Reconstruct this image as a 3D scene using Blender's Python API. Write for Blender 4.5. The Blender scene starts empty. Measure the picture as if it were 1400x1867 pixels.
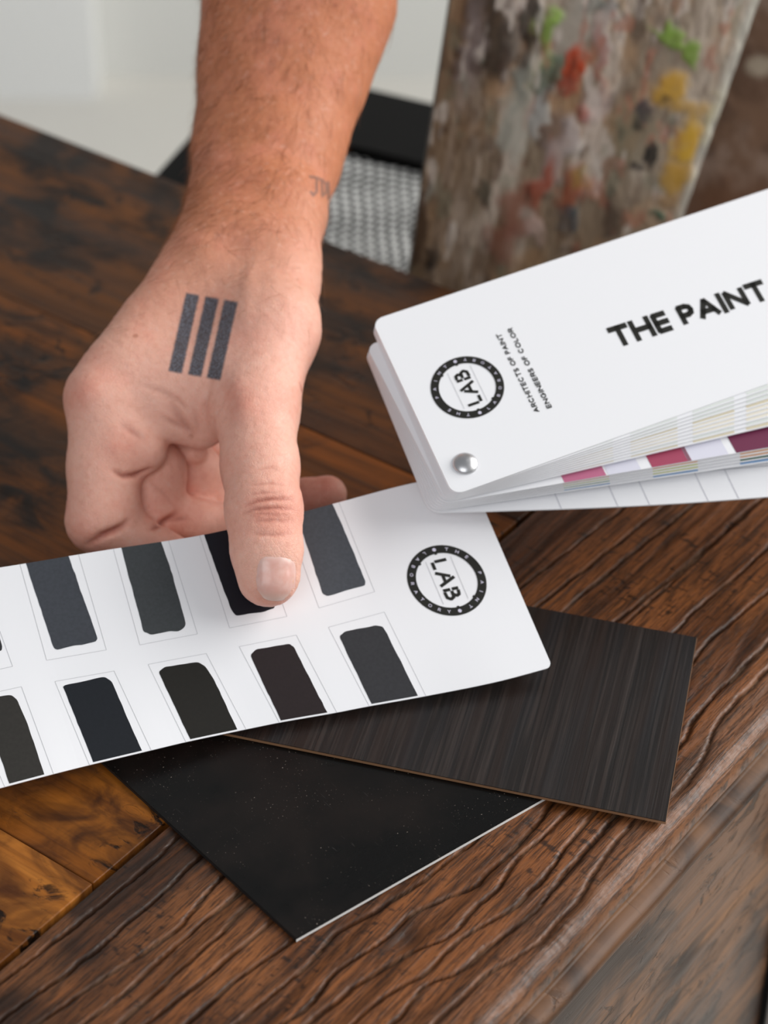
import bpy, math, random
import numpy as np
from mathutils import Vector
from mathutils.bvhtree import BVHTree
from mathutils.geometry import delaunay_2d_cdt
random.seed(7)
rng = np.random.default_rng(11)
SC = bpy.context.scene
COL = SC.collection
# ------------------------------------------------------------------ camera
TZ = 0.76                      # height of the tabletop
H = 0.50                       # camera height above the tabletop
PITCH = math.radians(37.0)
FPX = 4200.0
cp, sp = math.cos(PITCH), math.sin(PITCH)
FW = np.array([0, cp, -sp]); UP = np.array([0, sp, cp]); RT = np.array([1.0, 0, 0])
CAMP = np.array([0, 0, TZ + H])
cam_d = bpy.data.cameras.new('camera'); cam = bpy.data.objects.new('camera', cam_d); COL.objects.link(cam)
cam.location = CAMP; cam.rotation_euler = (math.pi/2 - PITCH, 0, 0)
cam_d.sensor_fit = 'VERTICAL'; cam_d.sensor_height = 36; cam_d.lens = 36*FPX/1867
cam_d.clip_start = 0.02
cam_d.dof.use_dof = True; cam_d.dof.focus_distance = 0.715; cam_d.dof.aperture_fstop = 10.0
SC.camera = cam
SC.view_settings.view_transform = 'Standard'; SC.view_settings.look = 'None'
SC.view_settings.gamma = 1; SC.view_settings.use_curve_mapping = False
SC.view_settings.exposure = 0.0
# ------------------------------------------------------------------ light
W = bpy.data.worlds.new('world'); SC.world = W; W.use_nodes = True
W.node_tree.nodes['Background'].inputs[0].default_value = (0.93, 0.96, 1.0, 1)
W.node_tree.nodes['Background'].inputs[1].default_value = 0.31
def area(name, loc, target, sx, sy, power, col):
    d = bpy.data.lights.new(name, 'AREA'); d.shape = 'RECTANGLE'; d.size = sx; d.size_y = sy
    d.energy = power; d.color = col
    o = bpy.data.objects.new(name, d); COL.objects.link(o); o.location = loc
    o.rotation_euler = (Vector(target)-Vector(loc)).to_track_quat('-Z', 'Y').to_euler()
    return o
area('window_daylight', (1.62, 1.05, 1.75), (0, 0.6, 0.8), 1.9, 1.3, 51, (1.0, 0.985, 0.96))
area('front_fill', (-.5, -1.5, 2.3), (0, 0.7, 0.8), 1.6, 1.2, 20, (0.97, 0.985, 1.0))  # added fill lamp behind the camera, brightens card and skin

# ------------------------------------------------------------------ helpers
def ray(px, py):
    return FW + RT*((px-700)/FPX) + UP*((933.5-py)/FPX)
def at(px, py, z=0.0):          # the point seen at a pixel, at height z above the tabletop
    r = ray(px, py); return CAMP + r*((z-H)/r[2])
def dep(px, py, d):             # the point seen at a pixel at axial distance d
    return CAMP + ray(px, py)*d
def proj(P):
    P = np.atleast_2d(P)-CAMP; d = P@FW
    return np.stack([700+FPX*(P@RT)/d, 933.5-FPX*(P@UP)/d], -1)
def s2l(c):
    c = np.asarray(c, float); return np.where(c <= .04045, c/12.92, ((c+.055)/1.055)**2.4)
def hexc(h):
    return tuple(s2l([int(h[i:i+2], 16)/255 for i in (0, 2, 4)]))+(1,)
ORG = {}
def thing(name, label, cat, loc, group=None):
    o = bpy.data.objects.new(name, None); COL.objects.link(o); o.location = loc
    o.empty_display_size = .02
    ORG[o.name] = np.array(loc, float)
    o['label'] = label; o['category'] = cat
    if group: o['group'] = group
    return o
def mesh_obj(name, V, F, mat, parent=None, label=None, kind=None, smooth=True, col=None, attrs=None, fmat=None):
    V = np.asarray(V, float)
    off = ORG[parent.name] if parent is not None else np.zeros(3)
    me = bpy.data.meshes.new(name); me.from_pydata((V-off).tolist(), [], [tuple(map(int, f)) for f in F] if not isinstance(F, np.ndarray) else F.tolist())
    for m in (mat if isinstance(mat, (list, tuple)) else [mat]): me.materials.append(m)
    if smooth: me.shade_smooth() if hasattr(me, 'shade_smooth') else None
    if fmat is not None: me.polygons.foreach_set('material_index', np.asarray(fmat, dtype=np.int32))
    if col is not None:
        a = me.color_attributes.new('paint', 'FLOAT_COLOR', 'POINT')
        c = np.ones((len(V), 4), np.float32); c[:, :3] = col; a.data.foreach_set('color', c.ravel())
    for k, v in (attrs or {}).items():
        v = np.asarray(v, np.float32)
        if v.ndim == 2:
            a = me.attributes.new(k, 'FLOAT_VECTOR', 'POINT'); a.data.foreach_set('vector', v.ravel())
        else:
            a = me.attributes.new(k, 'FLOAT', 'POINT'); a.data.foreach_set('value', v)
    me.update()
    o = bpy.data.objects.new(name, me); COL.objects.link(o)
    if parent is not None: o.parent = parent
    ORG[o.name] = off
    if label: o['label'] = label
    if kind: o['kind'] = kind
    return o
class MB:
    def __init__(s): s.V = []; s.F = []
    def add(s, V, F):
        n = len(s.V); s.V += [tuple(v) for v in V]; s.F += [tuple(i+n for i in f) for f in F]; return s
    def box(s, c, e1, e2, e3):      # centre and three half-axis vectors
        c, e1, e2, e3 = [np.array(v, float) for v in (c, e1, e2, e3)]
        V = [c+a*e1+b*e2+d*e3 for a in (-1, 1) for b in (-1, 1) for d in (-1, 1)]
        return s.add(V, [(0, 1, 3, 2), (4, 6, 7, 5), (0, 4, 5, 1), (2, 3, 7, 6), (0, 2, 6, 4), (1, 5, 7, 3)])
    def build(s, name, mat, parent=None, bevel=0, **k):
        o = mesh_obj(name, s.V, s.F, mat, parent, smooth=k.pop('smooth', False), **k)
        if bevel:
            m = o.modifiers.new('bevel', 'BEVEL'); m.width = bevel; m.segments = 3
        return o
def abox(x0, x1, y0, y1, z0, z1):
    return ((x0+x1)/2, (y0+y1)/2, (z0+z1)/2), ((x1-x0)/2, 0, 0), (0, (y1-y0)/2, 0), (0, 0, (z1-z0)/2)

# value noise in numpy
_perm = rng.random((256, 256)).astype(np.float32)
def vnoise(x, y):
    xi = np.floor(x).astype(int); yi = np.floor(y).astype(int); fx = x-xi; fy = y-yi
    fx = fx*fx*(3-2*fx); fy = fy*fy*(3-2*fy)
    a = _perm[xi & 255, yi & 255]; b = _perm[(xi+1) & 255, yi & 255]; c = _perm[xi & 255, (yi+1) & 255]; d = _perm[(xi+1) & 255, (yi+1) & 255]
    return (a*(1-fx)+b*fx)*(1-fy)+(c*(1-fx)+d*fx)*fy
def fbm(x, y, o=4):
    s = 0; a = .5; t = 0
    for i in range(o):
        s = s+a*vnoise(x*2**i+17.3*i, y*2**i+5.1*i); t += a; a *= .5
    return s/t
def sstep(a, b, x):
    t = np.clip((x-a)/(b-a), 0, 1); return t*t*(3-2*t)

# ------------------------------------------------------------------ node material helper
class NM:
    def __init__(s, name):
        s.m = bpy.data.materials.new(name); s.m.use_nodes = True; s.t = s.m.node_tree
        s.b = s.t.nodes['Principled BSDF']
    def n(s, typ, **k):
        nd = s.t.nodes.new(typ)
        for a, v in k.items():
            if a == 'ins':
                for key, val in v.items():
                    if isinstance(val, bpy.types.NodeSocket): s.t.links.new(val, nd.inputs[key])
                    else: nd.inputs[key].default_value = val
            else: setattr(nd, a, v)
        return nd
    def math(s, op, a, b=0.0, c=None, clamp=False):
        ins = {0: a, 1: b}
        if c is not None: ins[2] = c
        return s.n('ShaderNodeMath', operation=op, use_clamp=clamp, ins=ins).outputs[0]
    def vm(s, op, a, b=None, out=0, scale=None):
        ins = {0: a}
        if b is not None: ins[1] = b
        if scale is not None: ins['Scale'] = scale
        return s.n('ShaderNodeVectorMath', operation=op, ins=ins).outputs[out]
    def noise(s, vec, scale, detail=4, rough=.55, dist=0):
        return s.n('ShaderNodeTexNoise', ins={'Vector': vec, 'Scale': scale, 'Detail': detail, 'Roughness': rough, 'Distortion': dist}).outputs['Fac']
    def ramp(s, f, lo, hi, a=0., b=1., smooth=True):
        return s.n('ShaderNodeMapRange', interpolation_type='SMOOTHSTEP' if smooth else 'LINEAR', ins={0: f, 1: lo, 2: hi, 3: a, 4: b}).outputs[0]
    def mix(s, f, a, b, mode='MIX'):
        nd = s.n('ShaderNodeMix', data_type='RGBA', blend_type=mode)
        for i, v in ((0, f), (6, a), (7, b)):
            if isinstance(v, bpy.types.NodeSocket): s.t.links.new(v, nd.inputs[i])
            else: nd.inputs[i].default_value = v
        return nd.outputs[2]
    def set(s, **k):
        for a, v in k.items():
            a = a.replace('_', ' ')
            if isinstance(v, bpy.types.NodeSocket): s.t.links.new(v, s.b.inputs[a])
            else: s.b.inputs[a].default_value = v
        return s
    def bump(s, h, strength=.3, dist=.001, normal=None):
        ins = {'Strength': strength, 'Distance': dist, 'Height': h}
        if normal is not None: ins['Normal'] = normal
        o = s.n('ShaderNodeBump', ins=ins).outputs[0]; s.t.links.new(o, s.b.inputs['Normal']); return o
    def pos(s): return s.n('ShaderNodeNewGeometry').outputs['Position']
    def frame(s, ax, ay, az=(0, 0, 1)):     # position in a rotated frame
        p = s.pos()
        c = [s.vm('DOT_PRODUCT', p, a, out=1) for a in (ax, ay, az)]
        return s.n('ShaderNodeCombineXYZ', ins={0: c[0], 1: c[1], 2: c[2]}).outputs[0], c
    def attr(s, name, out='Vector'):
        return s.n('ShaderNodeAttribute', attribute_name=name).outputs[out]
def plain(name, c, rough=.5, spec=.5, metal=0, coat=0):
    m = NM(name); m.set(Base_Color=c if len(c) == 4 else tuple(c)+(1,), Roughness=rough, Metallic=metal, Coat_Weight=coat)
    m.b.inputs['Specular IOR Level'].default_value = spec
    return m.m

# ------------------------------------------------------------------ table frame: A = breadboard grain, B = plank grain
AL = math.radians(53.0)
A2 = np.array([math.cos(AL), math.sin(AL), 0]); B2 = np.array([math.sin(AL), -math.cos(AL), 0])
def ab(a, b, z=0.0): return A2*a+B2*b+np.array([0, 0, TZ+z])
def to_ab(px, py, z=0.0):
    P = at(px, py, z); return P@A2, P@B2
SEAM = -0.357; EDGE = -0.2385; FAR = 0.669

# ---- setting -----------------------------------------------------
m = NM('painted_wall'); p = m.pos()
m.set(Base_Color=m.mix(m.noise(p, 3), hexc('dededa'), hexc('e3e3df')), Roughness=.8)
wall_m = m.m
m = NM('pale_floor'); p = m.pos()
m.set(Base_Color=m.mix(m.noise(p, 4), hexc('d9d6cf'), hexc('e0ddd6')), Roughness=.45)
floor_m = m.m
trim_m = plain('white_gloss_trim', hexc('f3f4f3'), .35)
def struct(name, mb, mat):
    return mb.build(name, mat, kind='structure')
YW = 2.55
struct('floor', MB().box(*abox(-2.6, 1.8, -1.6, YW+.1, -.06, 0)), floor_m)
struct('wall_back', MB().box(*abox(-2.6, 1.8, YW, YW+.1, 0, 2.7)), wall_m)
mb = MB()
mb.box(*abox(1.7, 1.8, -1.6, YW, 0, .95)); mb.box(*abox(1.7, 1.8, -1.6, YW, 2.4, 2.7))
mb.box(*abox(1.7, 1.8, -1.6, -.1, .95, 2.4)); mb.box(*abox(1.7, 1.8, 2.2, YW, .95, 2.4))
struct('wall_right', mb, wall_m)
mb = MB()
for z in (.95, 1.675, 2.4): mb.box(*abox(1.72, 1.78, -.1, 2.2, z-.025, z+.025))
for y in (-.1, 1.05, 2.2): mb.box(*abox(1.72, 1.78, y-.025, y+.025, .95, 2.4))
struct('window_1', mb, trim_m)
struct('trim_1', MB().box(*abox(-.62, -.342, YW-.06, YW, 0, 2.3)), trim_m)

# ------------------------------------------------------------------ wood
def plank_mat(name, c_dark, c_mid, c_lite, stain=.55, ax=tuple(B2), ay=tuple(A2), rough=.34, seed=0.0):
    m = NM(name); v, c = m.frame(ax, ay)
    v = m.vm('ADD', v, (seed, seed*.7, 0))
    st = m.vm('MULTIPLY', v, (5.0, 60.0, 5.0))
    g1 = m.noise(st, 1.0, 5, .6, .6)
    g2 = m.noise(m.vm('MULTIPLY', v, (14.0, 330.0, 20.0)), 1.0, 3, .6, .4)
    big = m.noise(m.vm('MULTIPLY', v, (9.0, 17.0, 9.0)), 1.0, 3, .55, .4)
    col = m.mix(m.ramp(g1, .3, .72), c_mid, c_lite)
    col = m.mix(m.ramp(m.math('ADD', m.math('MULTIPLY', big, .6), m.math('MULTIPLY', m.noise(m.vm('MULTIPLY', v, (40.0, 60.0, 40.0)), 1.0, 4, .6, .8), .4)), .43, .61), col, c_dark)
    col = m.mix(m.ramp(g2, .42, .72, 0, .45), col, c_dark)
    sp1 = m.noise(m.vm('MULTIPLY', v, (60.0, 110.0, 60.0)), 1.0, 5, .68, 1.2)
    msk = m.math('MULTIPLY', m.ramp(sp1, .54, .64), m.ramp(m.noise(v, 22.0, 3), .40, .56))
    col = m.mix(m.math('MULTIPLY', msk, stain), col, hexc('170c05'))
    # short scratches
    sc = m.noise(m.vm('MULTIPLY', v, (500.0, 60.0, 60.0)), 1.0, 2, .5, 1.5)
    col = m.mix(m.ramp(sc, .70, .78, 0, .5), col, hexc('1c0e06'))
    h = m.math('ADD', m.math('MULTIPLY', g2, .5), m.math('MULTIPLY', m.math('SUBTRACT', 1.0, msk), .5))
    m.bump(m.math('ADD', h, m.math('MULTIPLY', g1, .6)), .35, .0010)
    m.set(Base_Color=col, Roughness=m.ramp(g1, .3, .7, rough, rough+.18))
    m.b.inputs['Specular IOR Level'].default_value = .22
    return m.m
wm = [plank_mat('orange_plank_wood', hexc('4a260c'), hexc('96561c'), hexc('b87530'), 1.0, seed=1.3),
      plank_mat('stained_plank_wood', hexc('381c09'), hexc('844a14'), hexc('a2621e'), 1.0, seed=4.1),
      plank_mat('brown_plank_wood', hexc('1c0f05'), hexc('5c340f'), hexc('8a4d14'), 1.0, seed=9.7),
      plank_mat('dark_plank_wood', hexc('160c05'), hexc('40230d'), hexc('6b3e15'), .8, seed=15.2)]
table = thing('wooden_table', 'dark brown rustic wooden table under the hand and sample boards', 'table', tuple(ab(.45, -.6, -TZ)))
# planks, laid along B, ends against the breadboard
seams = [0.02, 0.1845, 0.3314, to_ab(0, 1080)[0], to_ab(60, 560)[0], FAR]
seams = sorted(set(round(s, 4) for s in seams))
pm = [0, 0, 0, 1, 2, 2, 3]
for i in range(len(seams)-1):
    a0, a1 = seams[i]+.0001, seams[i+1]-.0001
    c = ab((a0+a1)/2, (SEAM-1.35)/2-.0011, -.0225)
    w_ = wm[{0: 0, 1: 0, 2: 1, 3: 2, 4: 3}.get(i, 3)]
    MB().box(c, A2*(a1-a0)/2, B2*(1.35+SEAM)/2, (0, 0, .0225-.00002*i)).build('plank', w_, table, bevel=.0005)
# breadboard with carved grain grooves
PXG = [  # grooves traced along the grain
 [(0,1790),(120,1700),(260,1590),(330,1520),(420,1440)],
 [(0,1860),(160,1745),(300,1625),(365,1560),(430,1500)],
 [(60,1870),(215,1765),(330,1690),(390,1615),(470,1535)],
 [(150,1867),(240,1800),(330,1715),(420,1640),(455,1640-25),(560,1530)],
 [(215,1867),(330,1765),(405,1700),(435,1662),(480,1645-12),(580,1560)],
 [(265,1867),(400,1762),(440,1725),(500,1675),(600,1590)],
 [(340,1867),(440,1775),(500,1735),(540,1710),(640,1610),(800,1490),(985,1330)],
 [(430,1867),(475,1825),(560,1760),(610,1700),(700,1650),(790,1592),(850,1545),(868,1530),(930,1460),(990,1400)],
 [(500,1867),(560,1840),(610,1770),(700,1715),(745,1665),(800,1640),(862,1620),(880,1600),(960,1525),(1000,1470),(1060,1400)],
 [(560,1867),(650,1795),(700,1762),(770,1725),(830,1705),(870,1645),(905,1625),(940,1565),(1000,1515),(1060,1460),(1120,1380)],
 [(640,1867),(720,1800),(790,1770),(800,1745),(850,1705),(940,1655),(990,1600),(1030,1545),(1065,1500),(1130,1430),(1180,1350)],
 [(715,1867),(780,1790),(820,1780),(900,1720),(935,1690),(985,1660),(1000,1630),(1050,1570),(1110,1500),(1190,1400)],
 [(790,1867),(850,1815),(890,1770),(960,1735),(1000,1705),(1010,1680),(1060,1640),(1080,1595),(1150,1500)],
 [(880,1860),(910,1830),(930,1790),(960,1770),(975,1735)],
 [(1000,1260),(1100,1170),(1180,1100),(1300,990),(1420,880)],
 [(960,1060),(1060,985),(1160,905),(1300,800)],
 [(985,1100),(1100,1010),(1200,930),(1360,800)],
 [(1040,1100),(1150,1010),(1290,900),(1420,790)],
 [(1120,1130),(1240,1040),(1340,950),(1420,880)],
 [(1180,1200),(1270,1110),(1330,1060),(1420,980)],
 [(1240,1360),(1280,1290),(1350,1220),(1420,1150)],
 [(1252,1425),(1290,1370),(1310,1310),(1360,1260),(1420,1200)],
 [(1230,1240),(1300,1160),(1360,1110),(1420,1060)],
]
da = .0006
a_ = np.arange(.12, FAR+.0001, da*1.15); b_ = np.arange(SEAM+.0012, EDGE+.0001, da)
bb_extra = EDGE + .0065*np.sin(np.linspace(0, math.pi/2, 10)[1:])
aa, bb = np.meshgrid(a_, b_, indexing='ij')
warp = (fbm(aa*14, bb*30+3, 3)-.5)*.010
hgt = np.zeros_like(aa); dirt = np.zeros_like(aa)
# minor grain
gg = fbm(aa*9+1, (bb+warp)*420, 3)
hgt -= .00022*sstep(.5, .75, gg)
minor = fbm(aa*5+7, (bb+warp)*210, 3); dk = sstep(.58, .70, minor)*.55
hgt -= .0003*dk
for gi, pl in enumerate(PXG):
    q = np.array([to_ab(*pp) for pp in pl]); o = np.argsort(q[:, 0]); q = q[o]
    bc = np.interp(aa[:, 0], q[:, 0], q[:, 1])
    ker = np.ones(15)/15; bc = np.convolve(np.pad(bc, 7, 'edge'), ker, 'valid')
    bc = bc+(vnoise(aa[:, 0]*150, np.full(len(bc), gi*3.1))-.5)*.0009+(vnoise(aa[:, 0]*700, np.full(len(bc), gi*3.1))-.5)*.0003
    fade = sstep(q[0, 0]-.012, q[0, 0], aa[:, 0])*(1-sstep(q[-1, 0], q[-1, 0]+.012, aa[:, 0]))
    wd = .00036+.00042*vnoise(aa[:, 0]*90, np.full(len(bc), gi*7.7))
    d = np.abs(bb-bc[:, None])/wd[:, None]
    g = np.exp(-d**2)*fade[:, None]
    hgt -= .0013*g; dirt = np.maximum(dirt, g)
base = np.array([s2l([.53, .315, .16]), s2l([.36, .20, .09]), s2l([.17, .10, .055]), s2l([.62, .39, .22])])
f1 = fbm(aa*10, (bb+warp)*55, 4); f2 = fbm(aa*40, bb*600, 3); f3 = fbm(aa*30+9, bb*34, 4)
colr = base[0][None, None]*(1-sstep(.42, .62, f1)[..., None])+base[1]*sstep(.42, .62, f1)[..., None]
leftdark = np.clip(1.25-(bb-SEAM)/.045, 0, 1)*sstep(.35, .6, fbm(aa*30, bb*380, 3)+.12)*(1-sstep(.44, .5, aa))
colr = colr*(1-.8*leftdark[..., None])+base[2]*.8*leftdark[..., None]
colr = colr*(1-.5*sstep(.5, .72, f2)[..., None])
colr = colr+(base[3]-colr)*(sstep(.55, .75, f3)*.35)[..., None]
colr = colr*(1-dk[..., None]*.7)
# ink-like dark specks and cross scratches
spk = sstep(.68, .74, fbm(aa*900, bb*330, 3))*sstep(.45, .6, fbm(aa*45, bb*45+9, 2))
colr = colr*(1-.75*spk[..., None])
for (kx, ky, r) in [(1110, 1602, .0028), (745, 1705, .0035)]:
    ka, kb = to_ab(kx, ky); dd = np.hypot((aa-ka)/1.5, bb-kb)/r
    colr = colr*(1-.75*np.exp(-dd**2)[..., None]); hgt -= .0008*np.exp(-dd**2)
ddirt = (dirt**.7)[..., None]
dustf = sstep(.48, .74, fbm(aa*110, bb*110, 3))[..., None]
dustc = s2l([.12, .08, .06])*(1-dustf)+s2l([.43, .36, .30])*dustf
colr = colr*(1-ddirt*.85)+dustc*ddirt*.55
# grey sheen near the outer edge, a highlight painted into the colour
sheen = np.exp(-((bb-(EDGE-.003))/.0055)**2)[..., None]*sstep(.35, .65, fbm(aa*9, bb*20, 3))[..., None]
colr = colr*(1-.35*sheen)+s2l([.50, .39, .32])*.35*sheen
ztop = hgt-.0004*fbm(aa*30, bb*30, 2)
nA, nB = aa.shape
# outer rounded edge
ez = -.0065*(1-np.cos(np.linspace(0, math.pi/2, 10)[1:]))
Bfull = np.concatenate([bb, np.tile(bb_extra, (nA, 1)), np.full((nA, 2), EDGE+.0065)], 1)
Zfull = np.concatenate([ztop, ztop[:, -1:]*.3+ez[None], np.tile([-.0075, -.0088], (nA, 1))], 1)
Bfull = np.concatenate([np.full((nA, 2), SEAM+.0008), Bfull], 1)
Zfull = np.concatenate([np.tile([-.03, -.0012], (nA, 1)), Zfull], 1)
edgec = s2l([.47, .30, .18])*(.5+.8*fbm(aa[:, :1]*25, aa[:, :1]*0, 3))[..., None]
C = np.concatenate([np.tile(base[2]*.3, (nA, 2, 1)), colr, np.tile(edgec, (1, 11, 1))*np.linspace(1, .75, 11)[None, :, None]**0], 1)
Afull = np.tile(a_[:, None], (1, Bfull.shape[1]))
V = Afull[..., None]*A2+Bfull[..., None]*B2+np.stack([0*Zfull, 0*Zfull, Zfull+TZ], -1)
def grid_faces(n, k, off=0):
    i = np.arange(n-1)[:, None]*k+np.arange(k-1)[None]; i = i.ravel()+off
    return np.stack([i, i+k, i+k+1, i+1], 1)
m = NM('grooved_breadboard_wood'); v, c = m.frame(tuple(A2), tuple(B2))
fine = m.noise(m.vm('MULTIPLY', v, (90.0, 1500.0, 90.0)), 1, 3, .65, .3)
fine2 = m.noise(v, 520, 3, .6)
col = m.mix(m.ramp(fine, .42, .66, 0, .72), m.attr('paint', 'Color'), hexc('1c0f07'))
fine3 = m.noise(m.vm('MULTIPLY', v, (260.0, 2600.0, 90.0)), 1, 2, .5, .3)
col = m.mix(m.ramp(fine3, .58, .68, 0, .6), col, hexc('140a04'))
scr = m.noise(m.vm('MULTIPLY', v, (1100.0, 90.0, 90.0)), 1, 2, .5, 1.8)
col = m.mix(m.ramp(scr, .70, .76, 0, .65), col, hexc('1a0d06'))
gm = m.attr('grime', 'Fac')
m.set(Base_Color=col, Roughness=m.math('ADD', m.ramp(fine2, .3, .7, .30, .5), m.math('MULTIPLY', gm, .45)))
m.t.links.new(m.ramp(gm, .05, .6, .40, .06), m.b.inputs['Specular IOR Level'])
m.bump(m.math('ADD', fine, m.math('MULTIPLY', fine2, .4)), .35, .0006)
bread_m = m.m
mesh_obj('breadboard', V.reshape(-1, 3), grid_faces(nA, Bfull.shape[1]), bread_m, table, label='deeply grooved end board', col=C.reshape(-1, 3), attrs={'grime': np.concatenate([np.zeros((nA, 2)), np.maximum(dirt, dk*.6), np.zeros((nA, 11))], 1).ravel()})
dark_m = plain('shadowed_apron_wood', hexc('1d120b'), .7)
MB().box(ab(.345, SEAM, -.012), A2*.32, B2*.004, (0, 0, .0085)).build('seam_shade_filler', dark_m, table)  # added dark filler that stands in for the shade in the seam
MB().box(ab(.395, -.305, -.034), A2*.270, B2*.045, (0, 0, .010)).build('underframe', dark_m, table)
for (a0, b0) in ((.15, -.30), (.62, -.30), (.15, -1.28), (.62, -1.28)):
    MB().box(ab(a0, b0, -.40), A2*.035, B2*.035, (0, 0, .36)).build('leg', dark_m, table, bevel=.004)

# apron below the edge: a bead, then an upright board
prof = [(-.0045, -.0080), (-.0045, -.0196), (-.0035, -.0200), (-.0010, -.0206), (.0010, -.0220), (.0018, -.0240), (.0010, -.0262), (-.0012, -.0277), (-.0032, -.0280), (-.0042, -.0292), (-.0038, -.031), (-.0036, -.05), (-.0036, -.09), (-.0036, -.26), (-.02, -.26)]
nl = 160; V = []
for i in range(nl):
    a0 = .12+(FAR-.12)*i/(nl-1); wv = .0006*(vnoise(np.array([a0*40]), np.array([1.0]))[0]-.5)
    for (u, z) in prof: V.append(ab(a0, EDGE+.0065+u+wv, z))
apron_m = plank_mat('weathered_apron_wood', hexc('33231a'), hexc('664630'), hexc('8f6645'), .7, ax=tuple(A2), ay=(0, 0, 1), rough=.33, seed=3.3)
mesh_obj('apron', V, grid_faces(nl, len(prof)), apron_m, table, label='upright side board with a rounded bead along its top')

# ------------------------------------------------------------------ chair with woven seat
SZ = -.06
chair = thing('woven_seat_chair', 'black-framed chair with a grey woven seat, tucked under the table behind the arm', 'chair', (.12, 1.0, 0))
c0 = at(468, 114, SZ); cl = at(285, 318, SZ); cr = at(780, 187, SZ)
eL = (cl-c0)/np.linalg.norm(cl-c0); eR = (cr-c0)/np.linalg.norm(cr-c0)
LL, LR = .42, .40
fw = .045
black_m = plain('black_lacquer', hexc('060505'), .6, .12)
def sp_(u, w, z=0): return c0+eL*u+eR*w+np.array([0, 0, z])
def rail(u0, u1, w0, w1):
    V = [sp_(u, w, z) for z in (0, -.03) for (u, w) in ((u0, w0), (u1, w0), (u1, w1), (u0, w1))]
    return V, [(0, 1, 2, 3), (7, 6, 5, 4), (0, 4, 5, 1), (1, 5, 6, 2), (2, 6, 7, 3), (3, 7, 4, 0)]
for r_ in ((0, fw*1.35, 0, LR), (LL-fw, LL, 0, LR), (fw*1.35, LL-fw, 0, fw*.7), (fw*1.35, LL-fw, LR-fw, LR)):
    MB().add(*rail(*r_)).build('seat_rail', black_m, chair)
# woven seat: a fine interlaced grid, one mesh
n = 300
us = np.linspace(fw*1.3, LL-fw*.9, n); ws = np.linspace(fw*.6, LR-fw*.9, n)
uu, ww = np.meshgrid(us, ws, indexing='ij')
per = .0062
ph = (np.floor(uu/per) % 2)*.5
hz = .0007*np.cos(2*math.pi*(ww/per/1.0+ph))*np.abs(np.sin(math.pi*uu/per))
V = c0+uu[..., None]*eL+ww[..., None]*eR; V[..., 2] += -.006+hz
m = NM('grey_woven_cord'); v, c = m.frame(tuple(eL), tuple(eR))
au = m.math('DIVIDE', m.math('SUBTRACT', c[0], float(c0@eL)), per); aw = m.math('DIVIDE', m.math('SUBTRACT', c[1], float(c0@eR)), per)
row = m.math('MULTIPLY', m.math('FLOORED_MODULO', m.math('FLOOR', au), 2.0), .5)
s1 = m.math('ABSOLUTE', m.math('SINE', m.math('MULTIPLY', au, math.pi)))
s2_ = m.math('ABSOLUTE', m.math('SINE', m.math('MULTIPLY', m.math('ADD', aw, row), math.pi)))
msk = m.ramp(m.math('MULTIPLY', s1, s2_), .26, .44)
m.set(Base_Color=m.mix(msk, hexc('0e0d0b'), hexc('c6c6c3')), Roughness=.7)
mesh_obj('woven_seat', V.reshape(-1, 3), grid_faces(n, n), m.m, chair, label='grey woven seat')
for (u, w) in ((.02, .02), (LL-.02, .02), (.02, LR-.02), (LL-.02, LR-.02)):
    P = sp_(u, w); P[2] = (TZ+SZ-.03)/2
    MB().box(P, eL*.016, eR*.016, (0, 0, P[2])).build('leg', black_m, chair)

# ------------------------------------------------------------------ painted boards standing on the seat
def painted_board(name, label, cat, yb, corners, thick, paintf, nx=170, ny=240, edge_col='d8d4c8'):
    # corners: pixel TL, TR, BL, BR on the vertical plane y = yb (+ yaw)
    def onp(px, py, y0):
        r = ray(px, py); return CAMP+r*(y0/r[1])
    TL, TR, BL, BR = [onp(*c, yb) for c in corners]
    # stretch down to the seat
    zb = TZ+SZ+.001
    for (T, Bm) in ((TL, BL), (TR, BR)):
        k = (zb-T[2])/(Bm[2]-T[2]); Bm[:] = T+(Bm-T)*k
    zt = TZ+.30
    T2L = BL+(TL-BL)*((zt-BL[2])/(TL[2]-BL[2])); T2R = BR+(TR-BR)*((zt-BR[2])/(TR[2]-BR[2]))
    th = thing(name, label, cat, tuple((BL+BR)/2))
    u = np.linspace(0, 1, nx)[None, :, None]; w = np.linspace(0, 1, ny)[:, None, None]
    V = (T2L*(1-u)+T2R*u)*(1-w)+(BL*(1-u)+BR*u)*w
    P = proj(V.reshape(-1, 3)).reshape(ny, nx, 2)
    col, rel = paintf(P[..., 0], P[..., 1], u[..., 0]+0*w[..., 0], w[..., 0]+0*u[..., 0])
    V = V.copy(); V[..., 1] -= rel*.0015
    mp = NM('oil_paint_layers'); mp.set(Base_Color=mp.attr('paint', 'Color'), Roughness=.5)
    mp.bump(mp.noise(mp.pos(), 260, 4), .4, .001)
    mesh_obj('painted_face', V.reshape(-1, 3), grid_faces(ny, nx), mp.m, th, label='front covered in smeared oil paint', col=col.reshape(-1, 3))
    back = np.array([0, thick, 0]); f = np.array([0, .0006, 0])
    Vb = [T2L+f, T2R+f, BR+f, BL+f, T2L+back, T2R+back, BR+back, BL+back]
    mesh_obj('panel', Vb, [(0, 1, 2, 3), (7, 6, 5, 4), (0, 4, 5, 1), (1, 5, 6, 2), (2, 6, 7, 3), (3, 7, 4, 0)], [plain('primed_panel_edge', hexc(edge_col), .6), plain('brown_panel_edge', hexc('4a3826'), .6)], th, smooth=False, fmat=[1, 1, 1, 0, 1, 1])
    return th
def lerp3(c, t, col, k=1.0):
    t = (np.clip(t, 0, 1)*k)[..., None]; return c*(1-t)+s2l(col)*t
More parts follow.
